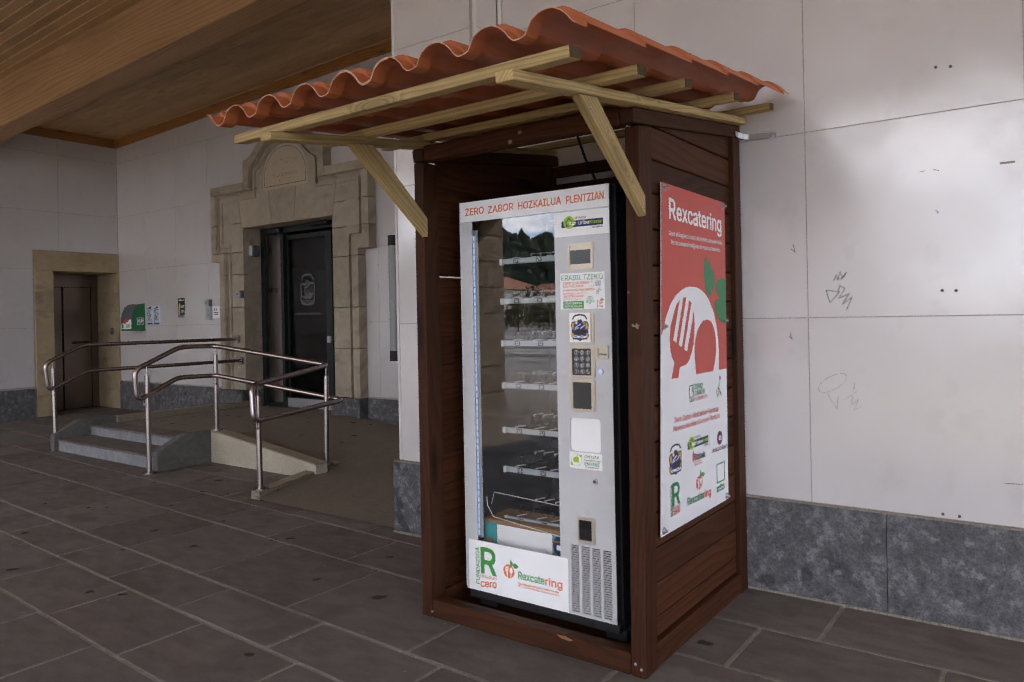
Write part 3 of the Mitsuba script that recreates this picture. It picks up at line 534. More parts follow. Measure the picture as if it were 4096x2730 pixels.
# ---------------------------------------------------------------- steps, ramp, handrails
S = thing('entrance_steps', 'two grey stone steps between sloping dark cheeks', 'steps')
bx(S, 'riser', (-8.598, -6.642), (3.615, 3.70), (-0.01, 0.106), 'm_step'); bx(S, 'tread', (-8.598, -6.642), (3.60, 3.96), (0.107, 0.126), 'm_tread', c=0.006)
bx(S, 'riser', (-8.598, -6.642), (3.945, 4.05), (0.1265, 0.214), 'm_step'); bx(S, 'tread', (-8.598, -6.642), (3.930, 4.20), (0.215, 0.234), 'm_tread', c=0.006)
ck = Polygon([(3.575, -0.01), (3.575, 0.170), (3.838, 0.300), (4.128, 0.297), (4.128, -0.01)])
plate(S, 'cheek', ck, -6.64, -6.55, side(0.0), 'm_cheek'); plate(S, 'cheek', Polygon([(a + (0.09 if a > 4 else 0), b) for a, b in ck.exterior.coords[:-1]]), -8.69, -8.60, side(0.0), 'm_cheek')
struct('ramp')
def rz(x): return np.clip(0.222 * (-4.72 - x) / 1.85, 0.0, 0.222) + 0.007
area = Polygon([(-3.33, 3.40), (-4.875, 3.40), (-5.13, 4.16), (-8.60, 4.16), (-8.60, 6.0), (-3.33, 6.0)])
ms = []
for a, b in zip((-8.6, -6.57, -4.72), (-6.57, -4.72, -3.33)):
    for p in polys(area.intersection(sbox(a, 3, b, 7))):
        v, f = trimesh.creation.triangulate_polygon(p, engine='earcut'); v = np.column_stack([v, rz(v[:, 0])]); m = trimesh.Trimesh(v, f, process=False)
        if m.face_normals[0][2] < 0: m.invert()
        ms.append(m)
scene['ramp'] = ply(join(ms), 'm_ramp')
plate('ramp', 'side_wall', Polygon([(-6.548, -0.01), (-6.548, 0.296), (-6.35, 0.285), (-5.03, 0.130), (-5.03, -0.01)]), -0.12, 0, front(4.10), 'm_stucco')
v = np.array([(x, y, z) for x, z in ((-6.548, 0.2975), (-6.35, 0.2865), (-5.03, 0.1315)) for y in (4.098, 4.222)]); f = np.array([[0, 2, 3], [0, 3, 1], [2, 4, 5], [2, 5, 3]])
v = np.vstack([v, v - [0, 0, 0.012]]); f = np.vstack([f, f[:, ::-1] + 6, [[0, 6, 8], [0, 8, 2], [2, 8, 10], [2, 10, 4], [1, 3, 9], [1, 9, 7], [3, 5, 11], [3, 11, 9], [0, 1, 7], [0, 7, 6], [4, 10, 11], [4, 11, 5]]])
put('ramp', 'wall_top', (v, f), 'm_kerb')
kp = Polygon([(-4.94, 3.415), (-4.832, 3.412), (-5.185, 4.50), (-5.30, 4.50)])
m = extr(kp, -0.01, 0.056); v = np.array(m.vertices); v[:, 2] += np.where((v[:, 2] > 0) & (v[:, 1] > 4), 0.018, 0); put('ramp', 'kerb', (v, np.array(m.faces)), 'm_kerb')
bx('ramp', 'landing_kerb', (-8.66, -8.56), (4.219, 5.93), (-0.01, 0.298), 'm_kerb', c=0.008, grain='y')
def post(h, base, top, rail=None):
    base, top = np.array(base, float), np.array(top, float)
    put(h, 'post', cyl(base, top, 0.0212, 16), 'm_steel', 40); put(h, 'base_plate', cyl(base, base + [0, 0, 0.012], 0.055, 20), 'm_steel', 40)
    if rail is not None: put(h, 'rail_pin', cyl(top - [0, 0, 0.002], rail, 0.0065, 8), 'm_steel', 40)
def hook(h, p): p = np.array(p, float); put(h, 'hook', tube([p, p + [0.02, -0.02, -0.03], p + [0.02, -0.02, -0.055], p + [0, 0, -0.06]], 0.006, 8, 0.015), 'm_steel', 40)
H1 = thing('handrail', 'steel handrail running from the lift side of the steps to the stone doorway', 'handrail')
put(H1, 'rail', tube([(-8.665, 5.872, 0.823), (-8.675, 3.954, 0.822), (-8.675, 3.56, 0.636), (-8.675, 3.525, 0.925), (-8.675, 3.916, 1.108), (-8.735, 5.872, 1.103)], 0.0212, 16, 0.07), 'm_steel', 40)
post(H1, (-8.675, 3.62, 0), (-8.70, 3.615, 0.872), (-8.69, 3.615, 0.945)); hook(H1, (-8.66, 3.62, 0.65))
for x, z in ((-8.735, 1.103), (-8.665, 0.823)): put(H1, 'wall_flange', cyl((x, 5.87, z), (x, 5.86, z), 0.05, 20), 'm_steel', 40)
H2 = thing('handrail', 'steel handrail looping round the near side of the steps and down the ramp', 'handrail')
put(H2, 'rail', tube([(-6.555, 3.98, 1.105), (-6.54, 4.158, 1.102), (-5.16, 4.36, 0.940), (-4.948, 3.44, 0.845), (-4.915, 3.43, 0.573), (-5.04, 4.42, 0.635), (-6.54, 4.155, 0.822), (-6.56, 3.785, 0.828), (-6.56, 3.405, 0.650), (-6.56, 3.385, 0.922), (-6.56, 3.811, 1.108), (-6.555, 3.98, 1.105)], 0.0212, 16, 0.07), 'm_steel', 40)
post(H2, (-6.555, 3.50, 0), (-6.57, 3.50, 0.868), (-6.57, 3.50, 0.955)); post(H2, (-6.55, 4.165, 0.298), (-6.535, 4.155, 1.023), (-6.535, 4.155, 1.09)); post(H2, (-4.925, 3.485, 0.056), (-4.945, 3.49, 0.766), (-4.945, 3.49, 0.84)); post(H2, (-5.17, 4.33, 0.078), (-5.165, 4.34, 0.844), (-5.165, 4.34, 0.93))
for p in ((-6.57, 3.48, 0.655), (-6.52, 4.15, 0.80), (-4.92, 3.47, 0.575)): hook(H2, p)

# ================================================================== the kiosk
K = thing('wooden_kiosk', 'dark stained plank kiosk with a terracotta corrugated canopy on pale battens', 'kiosk')
def rb(y): return 2.084 + 0.130 * (y - 2.483)          # underside of the rafters
def lean(w): w = w.copy(); w[:, 1] += 0.016 * w[:, 2]; return w
def leanl(w): w = w.copy(); w[:, 0] += -0.004 * (w[:, 2] - 1); return w
bx(K, 'post', (-1.296, -1.236), (2.483, 2.585), (0, 2.024), 'm_kiosk_wood', 0.004, 'z', lean)
bx(K, 'post', (-2.336, -2.280), (2.483, 2.585), (0, 2.024), 'm_kiosk_wood', 0.004, 'z')
bx(K, 'post', (-1.292, -1.236), (3.505, 3.592), (0, 2.16), 'm_kiosk_wood', 0.004, 'z')
bx(K, 'post', (-2.336, -2.282), (3.505, 3.592), (0, 2.16), 'm_kiosk_wood', 0.004, 'z')
for x in (-1.266, -2.3045):
    bar(K, 'side_beam', (x, 2.475, rb(2.475) - 0.030), (x, 3.60, rb(3.60) - 0.030), 0.060, 0.056, 'm_kiosk_wood')
bx(K, 'front_beam', (-2.273, -1.298), (2.478, 2.540), (2.026, 2.094), 'm_kiosk_wood', 0.005)
bx(K, 'back_beam', (-2.273, -1.298), (3.535, 3.59), (2.10, 2.155), 'm_kiosk_wood', 0.005)
bx(K, 'sill', (-2.279, -1.298), (2.484, 2.55), (0.0, 0.080), 'm_kiosk_wood', 0.006)
bx(K, 'sill', (-1.294, -1.238), (2.588, 3.503), (0.0, 0.090), 'm_kiosk_wood', 0.006, 'y'); bx(K, 'sill', (-2.334, -2.282), (2.588, 3.503), (0.0, 0.090), 'm_kiosk_wood', 0.006, 'y')
bx(K, 'floor_board', (-2.281, -1.295), (2.56, 3.55), (0.002, 0.012), 'm_kiosk_wood')
ZJ = [0.092, 0.167, 0.297, 0.431, 0.565, 0.702, 0.837, 0.974, 1.112, 1.245, 1.380, 1.515, 1.655, 1.794, 1.925, 2.054, 2.19]
for lo, hi in zip(ZJ[:-1], ZJ[1:]):
    def top_cut(w): w = w.copy(); w[:, 2] = np.minimum(w[:, 2], rb(w[:, 1]) - 0.050); return w
    y0 = 2.572 if hi < 2.03 else 2.60
    if lo > 2.0:
        def top_cut(w):
            w = w.copy(); w[:, 2] = np.where(w[:, 2] > 2.1, np.maximum(rb(w[:, 1]) - 0.050, 2.058), w[:, 2]); return w
    dx = rs.uniform(-0.0015, 0.0015)
    bx(K, 'plank', (-1.281 + dx, -1.261 + dx), (y0, 3.52), (lo + 0.0022, hi - 0.0022), 'm_kiosk_wood', 0.007, 'y', top_cut)
    gap = 0.007 if abs(lo - 1.515) < 1e-6 else -0.0004
    bx(K, 'plank', (-2.316, -2.298), (y0, 3.52), (lo + gap, hi), 'm_kiosk_wood', 0.0025, 'y', top_cut)
    if lo < 2.0: bx(K, 'plank', (-2.284, -1.29), (3.53, 3.548), (lo - 0.0002, min(hi, 2.098)), 'm_kiosk_wood', 0.004)
for x in (-1.232, -2.301):
    bar(K, 'rafter', (x, 1.677, rb(1.677) + 0.0155), (x, 3.585, rb(3.585) + 0.0155), 0.061, 0.031, 'm_pale_wood', c=0.003)
tilt = np.array([0, 1, 0.130]) / math.hypot(1, 0.13)
for y0, xl, xr in ((1.727, -2.568, -1.050), (2.130, -2.555, -1.050), (2.500, -2.56, -1.050), (3.000, -2.56, -1.052), (3.475, -2.56, -1.056)):
    yc = y0 + 0.0305; zc = rb(yc) + 0.031 + 0.0165
    bar(K, 'batten', (xl, yc, zc), (xr, yc, zc + 0.004), 0.061, 0.033, 'm_pale_wood', side=tilt, c=0.003)
    bar(K, 'end_grain', (xr + 0.0002, yc, zc + 0.004), (xr + 0.0016, yc, zc + 0.004), 0.059, 0.031, 'm_end_grain', side=tilt, c=0.0)
for x0, x1, b in ((-1.243, -1.213, ((2.05, 2.026), (2.165, 2.041), (2.520, 1.765), (2.514, 1.684))), (-2.288, -2.256, ((2.05, 2.026), (2.165, 2.041), (2.481, 1.770), (2.481, 1.690)))):
    if x0 > -2: b = ((2.05, 2.026), (2.165, 2.041), (2.506, 1.760), (2.506, 1.686))
    m = extr(Polygon(b), x0, x1); v = np.array(m.vertices)
    u = np.array([b[2][0] - b[1][0], b[2][1] - b[1][1]]); u /= np.linalg.norm(u)
    loc = np.column_stack([v[:, :2] @ u, v[:, :2] @ [-u[1], u[0]], v[:, 2]])
    put(K, 'brace', (side(0.0)(v), np.array(m.faces)), 'm_pale_wood', uv=uvof(loc))
for x, y, z in ((-1.2125, 2.118, 2.0), (-1.2125, 2.487, 1.716), (-2.27, 2.479, 0.03), (-1.275, 2.481, 0.05), (-1.252, 2.481, 0.035)):
    put(K, 'screw', cyl((x, y, z), (x + 0.003, y, z) if x > -1.22 else (x, y - 0.003, z), 0.0055, 10), 'm_zinc', 40)
# scuffs where the stain has been scraped off
rsc = random.Random(3)
def scrape(x, z, r, n=9, y=2.478):
    pts = [(x + r * rsc.uniform(0.3, 1) * math.cos(t), z + r * rsc.uniform(0.3, 1) * math.sin(t)) for t in np.linspace(0, 6.0, n)]
    plate(K, 'scuff', Polygon(pts).buffer(0.0006), 0.0002, 0.0009, front(y), 'm_scuff')
mat('m_scuff', (0.22, 0.17, 0.14), 0.8, 0.2); mat('m_bare_wood', (0.22, 0.10, 0.045), 0.7, 0.2)
scrape(-1.745, 2.070, 0.012, 15); scrape(-1.795, 2.040, 0.012, 15); scrape(-1.255, 1.285, 0.012, 13, 2.503); scrape(-1.270, 1.288, 0.007, 11, 2.503); scrape(-1.288, 1.41, 0.006, 9, 2.505)
plate(K, 'scuff', Polygon([(-1.62, 0.077), (-1.58, 0.079), (-1.545, 0.071), (-1.56, 0.064), (-1.60, 0.067)]), 0.0002, 0.0008, front(2.484), 'm_bare_wood')
# roof: two lapped sheets pressed into tile rows
PROF = np.array([(0.0, .067), (.018, .0690), (.032, .074), (.0395, .086), (.052, .108), (.074, .121), (.097, .126), (.122, .124), (.144, .113), (.163, .097), (.176, .080), (.185, .0725), (.192, .068), (.199, .067)])
PROF[:, 1] -= .067
def prof(x): return np.interp((x + 1.359) % 0.1955, PROF[:, 0] * 0.1955 / 0.199, PROF[:, 1])
YR = [1.35, 1.695, 2.04, 2.385, 2.73, 3.075, 3.42, 3.765]
def sheet(x0, x1, lift):
    xs = np.arange(x0, x1 + 1e-6, 0.00652); ys, ex = [], []
    for a, b in zip(YR[:-1], YR[1:]):
        for t in (0, 0.012, 0.25, 0.5, 0.75, 1.0): ys.append(a + (b - a) * t if t else a + 0.0001); ex.append(t)
    ys, ex = np.array(ys), np.array(ex); ok = (ys > 1.67) & (ys < 3.59); ys, ex = ys[ok], ex[ok]
    ys, ex = np.concatenate([[1.64, 1.655], ys]), np.concatenate([[0.85, 0.9], ex])
    z = 2.057 + 0.1265 * (ys - 1.64) + lift
    X, Yg = np.meshgrid(xs, ys); Z = z[:, None] + prof(X) * (1.06 - 0.06 * ex[:, None]) + (1 - ex[:, None]) * 0.013 + 0.002
    th = 0.0028
    top = np.stack([X, Yg, Z + th], -1).reshape(-1, 3); bot = np.stack([X, Yg, Z], -1).reshape(-1, 3)
    n, mm = len(ys), len(xs); i, j = np.meshgrid(np.arange(n - 1), np.arange(mm - 1), indexing='ij'); A = i * mm + j
    q = np.stack([A, A + 1, A + mm + 1, A + mm], -1).reshape(-1, 4); q = np.vstack([q[:, [0, 1, 2]], q[:, [0, 2, 3]]])
    N = len(top); F = [q, q[:, ::-1] + N]
    def wall(idx):
        a, b = idx[:-1], idx[1:]; F.append(np.stack([a, a + N, b + N], 1)); F.append(np.stack([a, b + N, b], 1))
    wall(np.arange(n) * mm + mm - 1); wall((np.arange(n) * mm)[::-1]); wall(((n - 1) * mm + np.arange(mm))[::-1])
    put(K, 'roof_sheet', (np.vstack([top, bot]), np.vstack(F)), 'm_tile_roof', smooth=35)
    e0, e1 = bot[:mm], top[:mm]; off = np.array([0, -0.0012, 0]); E = np.vstack([e0 + off, e1 + off, e0 + [0, 0.0008, -0.0004], e1 + [0, 0.0008, 0.0004]]); k = np.arange(mm - 1)
    F = np.vstack([np.stack([k, k + 1, k + 1 + mm], 1), np.stack([k, k + 1 + mm, k + mm], 1), np.stack([k + mm, k + mm + 1, k + 3 * mm + 1], 1), np.stack([k + mm, k + 3 * mm + 1, k + 3 * mm], 1), np.stack([k, k + 2 * mm, k + 1 + 2 * mm], 1), np.stack([k, k + 1 + 2 * mm, k + 1], 1)])
    put(K, 'sheet_edge', (E, F), 'm_roof_edge')
sheet(-2.605, -1.635, 0.0); sheet(-1.862, -0.975, 0.0042)
CB = thing('power_cable', 'black cable hanging inside the kiosk behind the vending machine top', 'cable')
scene[CB] = ply(tube([(-1.93, 3.2, 2.26), (-1.905, 3.2, 2.205), (-1.865, 3.2, 2.094), (-1.807, 3.2, 1.976), (-1.77, 3.2, 1.87), (-1.75, 3.22, 1.80)], 0.0065, 8), 'm_matt_black', smooth=40)
BK = thing('wall_bracket', 'bent zinc strap fixing the kiosk to the tiled wall', 'bracket')
def strap(pts, name):
    P = np.array(pts, float); V = np.vstack([P + [0, 0, -0.013], P + [0, 0, 0.013]]); n = len(P); k = np.arange(n - 1)
    F = np.vstack([np.stack([k, k + 1, k + 1 + n], 1), np.stack([k, k + 1 + n, k + n], 1)])
    m = trimesh.Trimesh(V, F, process=False); m2 = m.copy(); m2.vertices = m2.vertices + m2.vertex_normals * 0.003; m2.invert()
    put(BK, name, join([m, m2]), 'm_zinc')
strap([(-1.2355, 3.530, 2.178), (-1.2335, 3.56, 2.176), (-1.215, 3.590, 2.171), (-1.195, 3.603, 2.168), (-1.17, 3.605, 2.166), (-1.10, 3.605, 2.162), (-1.066, 3.605, 2.160)], 'strap')
for x, z in ((-1.176, 2.166), (-1.086, 2.161)): put(BK, 'bolt', cyl((x, 3.604, z), (x, 3.592, z), 0.008, 12), 'm_zinc', 40)

# ================================================================== the vending machine
M = thing('vending_machine', 'grey food vending machine with a tall glass door and black cabinet inside the kiosk', 'vending machine')
YF = 2.660; F0 = front(YF)
for nm, x, y, z in (('side_panel', (-2.222, -2.200), (2.702, 3.40), (0.095, 1.858)), ('side_panel', (-1.462, -1.438), (2.702, 3.40), (0.095, 1.858)), ('top_panel', (-2.1995, -1.4625), (2.702, 3.40), (1.835, 1.858)), ('back_panel', (-2.1995, -1.4625), (3.37, 3.398), (0.12, 1.834)), ('bottom_panel', (-2.1995, -1.4625), (2.702, 3.369), (0.095, 0.27))):
    bx(M, nm, x, y, z, 'm_black', 0.003)
bx(M, 'partition', (-1.700, -1.690), (2.705, 3.365), (0.272, 1.832), 'm_inner'); bx(M, 'liner', (-2.199, -2.192), (2.75, 3.365), (0.272, 1.832), 'm_inner'); bx(M, 'rear_liner', (-2.191, -1.702), (3.345, 3.366), (0.272, 1.832), 'm_inner')
bx(M, 'base_bar', (-2.205, -1.438), (2.664, 2.72), (0.052, 0.089), 'm_matt_black', 0.003); bx(M, 'chassis', (-2.20, -1.45), (2.725, 3.38), (0.06, 0.094), 'm_matt_black')
for x in (-2.12, -1.467):
    for y in (2.73, 3.3): bx(M, 'foot', (x - 0.05, x + 0.045), (y - 0.04, y + 0.04), (0.013, 0.059), 'm_matt_black', 0.006)
for x in (-1.83, -1.75, -1.56): put(M, 'bolt', cyl((x, 2.665, 0.070), (x, 2.660, 0.070), 0.006, 10), 'm_black', 40)
vent = sbox(-1.664, 0.098, -1.459, 0.388)
glass_hole = sbox(-2.1515, 0.3185, -1.7075, 1.762)
win = rrect(-1.648, -1.504, 0.770, 0.907, 0.014)
door = sbox(-2.216, 0.091, -1.446, 1.853).difference(unary_union([vent, glass_hole, win]))
plate(M, 'door', door, -0.005, 0.0, F0, 'm_paint')
plate(M, 'door_frame', sbox(-2.215, 0.092, -1.447, 1.852).difference(unary_union([sbox(-2.196, 0.30, -1.702, 1.78), vent.buffer(0.006), win.buffer(0.006)])), -0.040, -0.0052, F0, 'm_inner')
slots = unary_union([rrect(a, b, z, z + 0.0052, 0.0025) for a, b in ((-1.657, -1.616), (-1.606, -1.565), (-1.556, -1.515), (-1.506, -1.465)) for z in np.arange(0.105, 0.379, 0.00965)])
plate(M, 'vent_grille', vent.buffer(-0.0003).difference(slots), -0.006, 0.0003, F0, 'm_paint'); plate(M, 'vent_backing', vent.buffer(0.004), -0.036, -0.030, F0, 'm_matt_black')
labels[M + '__vent_grille'] = {'label': 'slotted grey ventilation grille at the bottom of the door'}
bx(M, 'door_edge', (-2.2155, -1.4465), (2.6995, 2.7015), (0.10, 1.852), 'm_matt_black') if False else None
ms = [cyl((-2.2195, 2.664, z), (-2.2195, 2.664, z + 0.048), 0.0042, 8) for z in np.arange(0.1, 1.83, 0.0502)]
put(M, 'hinge', join(ms), 'm_paint', 40); labels[M + '__hinge'] = {'kind': 'stuff'}
plate(M, 'header_sticker', sbox(-2.2155, 1.7635, -1.4465, 1.8525), 0.0002, 0.0012, F0, 'm_vinyl')
words = ['ZERO', 'ZABOR', 'HOZKAILUA', 'PLENTZIAN']
for w_, a, b in (('ZERO', -2.186, -2.078), ('ZABOR', -2.054, -1.914), ('HOZKAILUA', -1.889, -1.669), ('PLENTZIAN', -1.645, -1.468)):
    text(M, 'header_lettering', w_, (a, 1.7915), (b, 1.7935), 0.0305, F0, 'm_orange', w_ != 'PLENTZIAN' or True, 0.0022)
plate(M, 'logo_sticker', sbox(-1.7065, 1.6555, -1.4465, 1.757), 0.0002, 0.0012, F0, 'm_vinyl')
def uribe(parent, pl, a0, a1, b0, b1, cx, cz_, rx, rzz, d):
    """navy bar with a lime disc and a house"""
    plate(parent, 'logo_bar', sbox(a0, b0, a1, b1), d, d + 0.0006, pl, 'm_navy'); plate(parent, 'logo_disc', ell(cx, cz_, rx, rzz), d + 0.0008, d + 0.0014, pl, 'm_lime')
    s = lambda u, v: (cx + u * rx, cz_ + v * rzz)
    plate(parent, 'logo_house', unary_union([stroke([s(-.45, -.55), s(-.45, .05)], rx * .13), stroke([s(-.62, -.02), s(0, .66), s(.62, -.02)], rx * .13), stroke([s(-.45, -.55), s(-.1, -.55), s(-.1, -.1)], rx * .13), stroke([s(.45, .05), s(.45, -.2)], rx * .13)]), d + 0.0016, d + 0.0022, pl, 'm_navy')
    plate(parent, 'logo_wave', unary_union([stroke([s(.0, -.12 - k), s(.4, -.0 - k), s(.8, -.15 - k), s(1.25, -.05 - k)], rx * .13) for k in (0, .25)]), d + 0.0016, d + 0.0022, pl, 'm_vinyl')
uribe(M, F0, -1.670, -1.474, 1.692, 1.719, -1.633, 1.7125, 0.027, 0.0262, 0.0014)
text(M, 'logo_lettering', 'PLENTZIA', (-1.603, 1.7245), (-1.551, 1.7240), 0.0085, F0, 'm_navy', False, 0.0022)
text(M, 'logo_lettering', 'Uribe', (-1.589, 1.7005), (-1.537, 1.7002), 0.0145, F0, 'm_vinyl', True, 0.0028); text(M, 'logo_lettering', 'Kosta', (-1.535, 1.7002), (-1.480, 1.7), 0.0145, F0, 'm_lime', True, 0.0028)
text(M, 'logo_lettering', 'IES/BHI', (-1.524, 1.6815), (-1.475, 1.6815), 0.006, F0, 'm_ink', True, 0.0022)
# glazing, lamp strip, trays
sheet_pane(M, -2.1512, 0.3190, -1.7078, 1.7615, -0.0062, F0, 'm_door_glass')
bx(M, 'lamp_strip', (-2.1905, -2.1580), (2.7025, 2.715), (0.318, 1.728), 'm_white_plastic', 0.001)
ms = [trimesh.creation.box(bounds=[[-2.178, 2.7005, z], [-2.170, 2.7015, z + 0.022]]) for z in np.arange(0.33, 1.71, 0.030)]
k = put(M, 'lamp', join(ms), 'm_led'); scene[k]['emitter'] = {'type': 'area', 'radiance': {'type': 'rgb', 'value': [0.021, 0.033, 0.060]}}; labels[k] = {'label': 'lit bluish white strip of small lamps', 'kind': 'stuff'}
NUM = [('28', '29'), ('25', '26'), ('22', '23'), ('19', '20'), ('16', '17'), ('13', '14'), ('10', '11')]
FT = front(2.795)
for (n1, n2), z in zip(NUM, (1.583, 1.400, 1.2055, 1.011, 0.805, 0.624, 0.395)):
    tr = put(M, 'tray', (lambda m: (np.array(m.vertices), np.array(m.faces)))(trimesh.creation.box(bounds=[[-2.088, 2.812, z - 0.011], [-1.705, 3.32, z - 0.008]])), 'm_inner')
    bx(tr, 'rail', (-2.086, -1.703), (2.796, 2.812), (z - 0.0125, z + 0.0125), 'm_rail', 0.003)
    bx(tr, 'rail_cap', (-2.100, -2.0865), (2.793, 2.816), (z - 0.016, z + 0.014), 'm_white_plastic', 0.005)
    for t_, x in ((n1, -2.004), (n2, -1.877)):
        plate(tr, 'tag', sbox(x - 0.0135, z - 0.010, x + 0.0135, z + 0.011), 0.0, 0.001, FT, 'm_ink'); text(tr, 'tag_number', t_, (x - 0.0085, z - 0.0055), (x + 0.0085, z - 0.0055), 0.0125, FT, 'm_vinyl', True, 0.0018)
    hk = lambda x, y, zz, s: put(tr, 'hook', tube([(x, y, zz), (x, y - 0.012, zz + 0.014 * s), (x + 0.012, y - 0.012, zz + 0.018 * s), (x + 0.03, y + 0.03, zz + 0.02 * s)], 0.0042 * s, 7, 0.008), 'm_white_plastic', 40)
    for x in (-2.045, -1.935, -1.855): hk(x, 2.83, z + 0.006, 0.55)
    for x in (-2.07, -2.015, -1.955): hk(x, 3.02, z + 0.036, 0.7)
    for x in (-2.05, -1.92, -1.79):
        a = np.linspace(0, 2 * np.pi * 6, 90); put(tr, 'spiral', tube(np.stack([x + 0.028 * np.cos(a), 2.85 + a / a[-1] * 0.42, z + 0.024 + 0.028 * np.sin(a)], 1), 0.0016, 5), 'm_matt_black', 40)
for x, w_ in ((-1.80, 0.010), (-2.08, 0.003)): bx(M, 'tray_support', (x - w_ / 2, x + w_ / 2), (3.325, 3.335), (0.30, 1.80), 'm_rail')
put(M, 'delivery_guard', tube([(-2.155, 2.738, 0.50), (-2.152, 2.738, 0.462), (-2.118, 2.738, 0.412), (-1.712, 2.738, 0.372)], 0.0022, 6), 'm_white_plastic', 40)
put(M, 'delivery_guard', tube([(-2.145, 2.76, 0.462), (-2.128, 2.76, 0.520), (-1.712, 2.76, 0.500)], 0.0018, 6), 'm_white_plastic', 40)
# controls on the right of the door
def bezel(x0, x1, z0, z1, t, r, name='bezel', inner=None):
    g = rrect(x0, x1, z0, z1, r); i = rrect(*(inner or (x0 + t, x1 - t, z0 + t, z1 - t)), 0.004)
    k = plate(M, name, g.difference(i), 0, 0.006, F0, 'm_champagne'); plate(M, name + '_lip', g.buffer(-0.003).difference(i), 0.006, 0.0085, F0, 'm_champagne'); return i
i = bezel(-1.641, -1.521, 1.515, 1.6245, 0.012, 0.010, 'display_frame', (-1.632, -1.531, 1.526, 1.612))
plate(M, 'display', i, 0.0004, 0.003, F0, 'm_champagne'); plate(M, 'screen', sbox(-1.6295, 1.539, -1.533, 1.5965), 0.003, 0.0042, F0, 'm_screen')
plate(M, 'instruction_sticker', sbox(-1.682, 1.354, -1.472, 1.503), 0.0002, 0.0012, F0, 'm_vinyl')
for s, a, b, z, cap, c, bold in (('ERABILTZEKO', -1.675, -1.480, 1.4735, 0.0215, 'm_green', False), ('SAKATU AUKERA', -1.668, -1.544, 1.4565, 0.0105, 'm_orange', True), ('PULSA SELECCIÓN', -1.668, -1.569, 1.4445, 0.0078, 'm_orange', True), ('ITXARON SEGUNDO BATZUK', -1.668, -1.517, 1.429, 0.0085, 'm_orange', True), ('ESPERA UNOS SEGUNDOS', -1.668, -1.556, 1.4155, 0.0068, 'm_orange', False), ('JASO ZURE JANARIA', -1.667, -1.568, 1.404, 0.0075, 'm_orange', True), ('RECOGE TU COMIDA', -1.667, -1.585, 1.3925, 0.0062, 'm_orange', False), ('on', -1.551, -1.529, 1.394, 0.016, 'm_green', False), ('egin', -1.559, -1.519, 1.379, 0.016, 'm_green', False)):
    text(M, 'instruction_lettering', s, (a, z), (b, z), cap, F0, c, bold, 0.0020)
plate(M, 'green_label', sbox(-1.668, 1.3575, -1.570, 1.3875), 0.0014, 0.0020, F0, 'm_green')
for s, z in (('DOAKO ZERBITZUA', 1.3755), ('SERVICIO GRATUITO', 1.3625)): text(M, 'instruction_lettering', s, (-1.661, z), (-1.577, z), 0.0075, F0, 'm_vinyl', True, 0.0028)
plate(M, 'grid_symbol', unary_union([sbox(-1.512 + 0.0055 * q, 1.446, -1.511 + 0.0055 * q, 1.467) for q in range(5)] + [sbox(-1.512, 1.446 + 0.005 * q, -1.489, 1.447 + 0.005 * q) for q in range(5)]), 0.0014, 0.0020, F0, 'm_navy')
plate(M, 'hand_symbol', Polygon([(-1.542, 1.447), (-1.526, 1.446), (-1.519, 1.450), (-1.519, 1.456), (-1.514, 1.457), (-1.514, 1.460), (-1.527, 1.4605), (-1.530, 1.466), (-1.541, 1.460)]).buffer(0.001).exterior.buffer(0.0006), 0.0014, 0.0020, F0, 'm_orange')
plate(M, 'waiting_symbol', unary_union([circ(-1.495, 1.432, 0.007).exterior.buffer(0.0006), stroke([(-1.495, 1.437), (-1.495, 1.432), (-1.491, 1.430)], 0.001), circ(-1.506, 1.427, 0.003).exterior.buffer(0.0006), rrect(-1.511, -1.500, 1.414, 1.422, 0.002).exterior.buffer(0.0006)]), 0.0014, 0.0020, F0, 'm_ink')
def rexlogo(parent, pl, cx, cz_, rx, rzz, d, c1, leafs=True, white='m_vinyl'):
    s = lambda u, v: (cx + u * rx, cz_ + v * rzz)
    e = ell(cx, cz_, rx, rzz)
    fork = unary_union([Polygon([s(-.55, .05), s(-.1, -.05), s(-.15, -.4), s(-.22, -.95), s(-.36, -.92), s(-.36, -.4)]), *[Polygon([s(-.58 + .17 * q, .70), s(-.49 + .17 * q, .72), s(-.42 + .12 * q, .0), s(-.56 + .14 * q, .0)]) for q in range(4)]])
    spoon = unary_union([ell(*s(.45, .18), rx * .28, rzz * .42), Polygon([s(.36, -.1), s(.52, -.1), s(.46, -.86), s(.32, -.92)])])
    plate(parent, 'emblem_disc', e, d, d + 0.0006, pl, c1); plate(parent, 'emblem_cutlery', fork.union(spoon).intersection(e), d + 0.0008, d + 0.0014, pl, white)
    if leafs:
        l1 = Polygon([s(.35, 1.05), s(.35, 1.65), s(.62, 1.35), s(.7, 1.05), s(.55, .9)]).buffer(rx * .06); l2 = Polygon([s(.8, .95), s(1.0, 1.25), s(1.35, 1.2), s(1.75, .95), s(1.4, .7), s(1.0, .72)]).buffer(rx * .06)
        plate(parent, 'emblem_leaf', l1, d, d + 0.0006, pl, 'm_green'); plate(parent, 'emblem_leaf', l2, d, d + 0.0006, pl, 'm_green')
rexlogo(M, F0, -1.492, 1.381, 0.0085, 0.010, 0.0014, 'm_orange')
text(M, 'instruction_lettering', 'ring', (-1.500, 1.3605), (-1.481, 1.3605), 0.010, F0, 'm_orange', False, 0.0020); text(M, 'instruction_lettering', 'Rexcate', (-1.5045, 1.361), (-1.5045, 1.390), 0.0048, F0, 'm_green', True, 0.0020, (-1, 0))
bezel(-1.642, -1.522, 1.210, 1.341, 0.010, 0.010, 'crest_frame'); plate(M, 'crest_backing', rrect(-1.634, -1.530, 1.218, 1.333, 0.003), 0.0004, 0.003, F0, 'm_champagne')
plate(M, 'crest_paper', sbox(-1.6358, 1.2195, -1.5368, 1.3385), 0.0088, 0.0095, F0, 'm_vinyl')
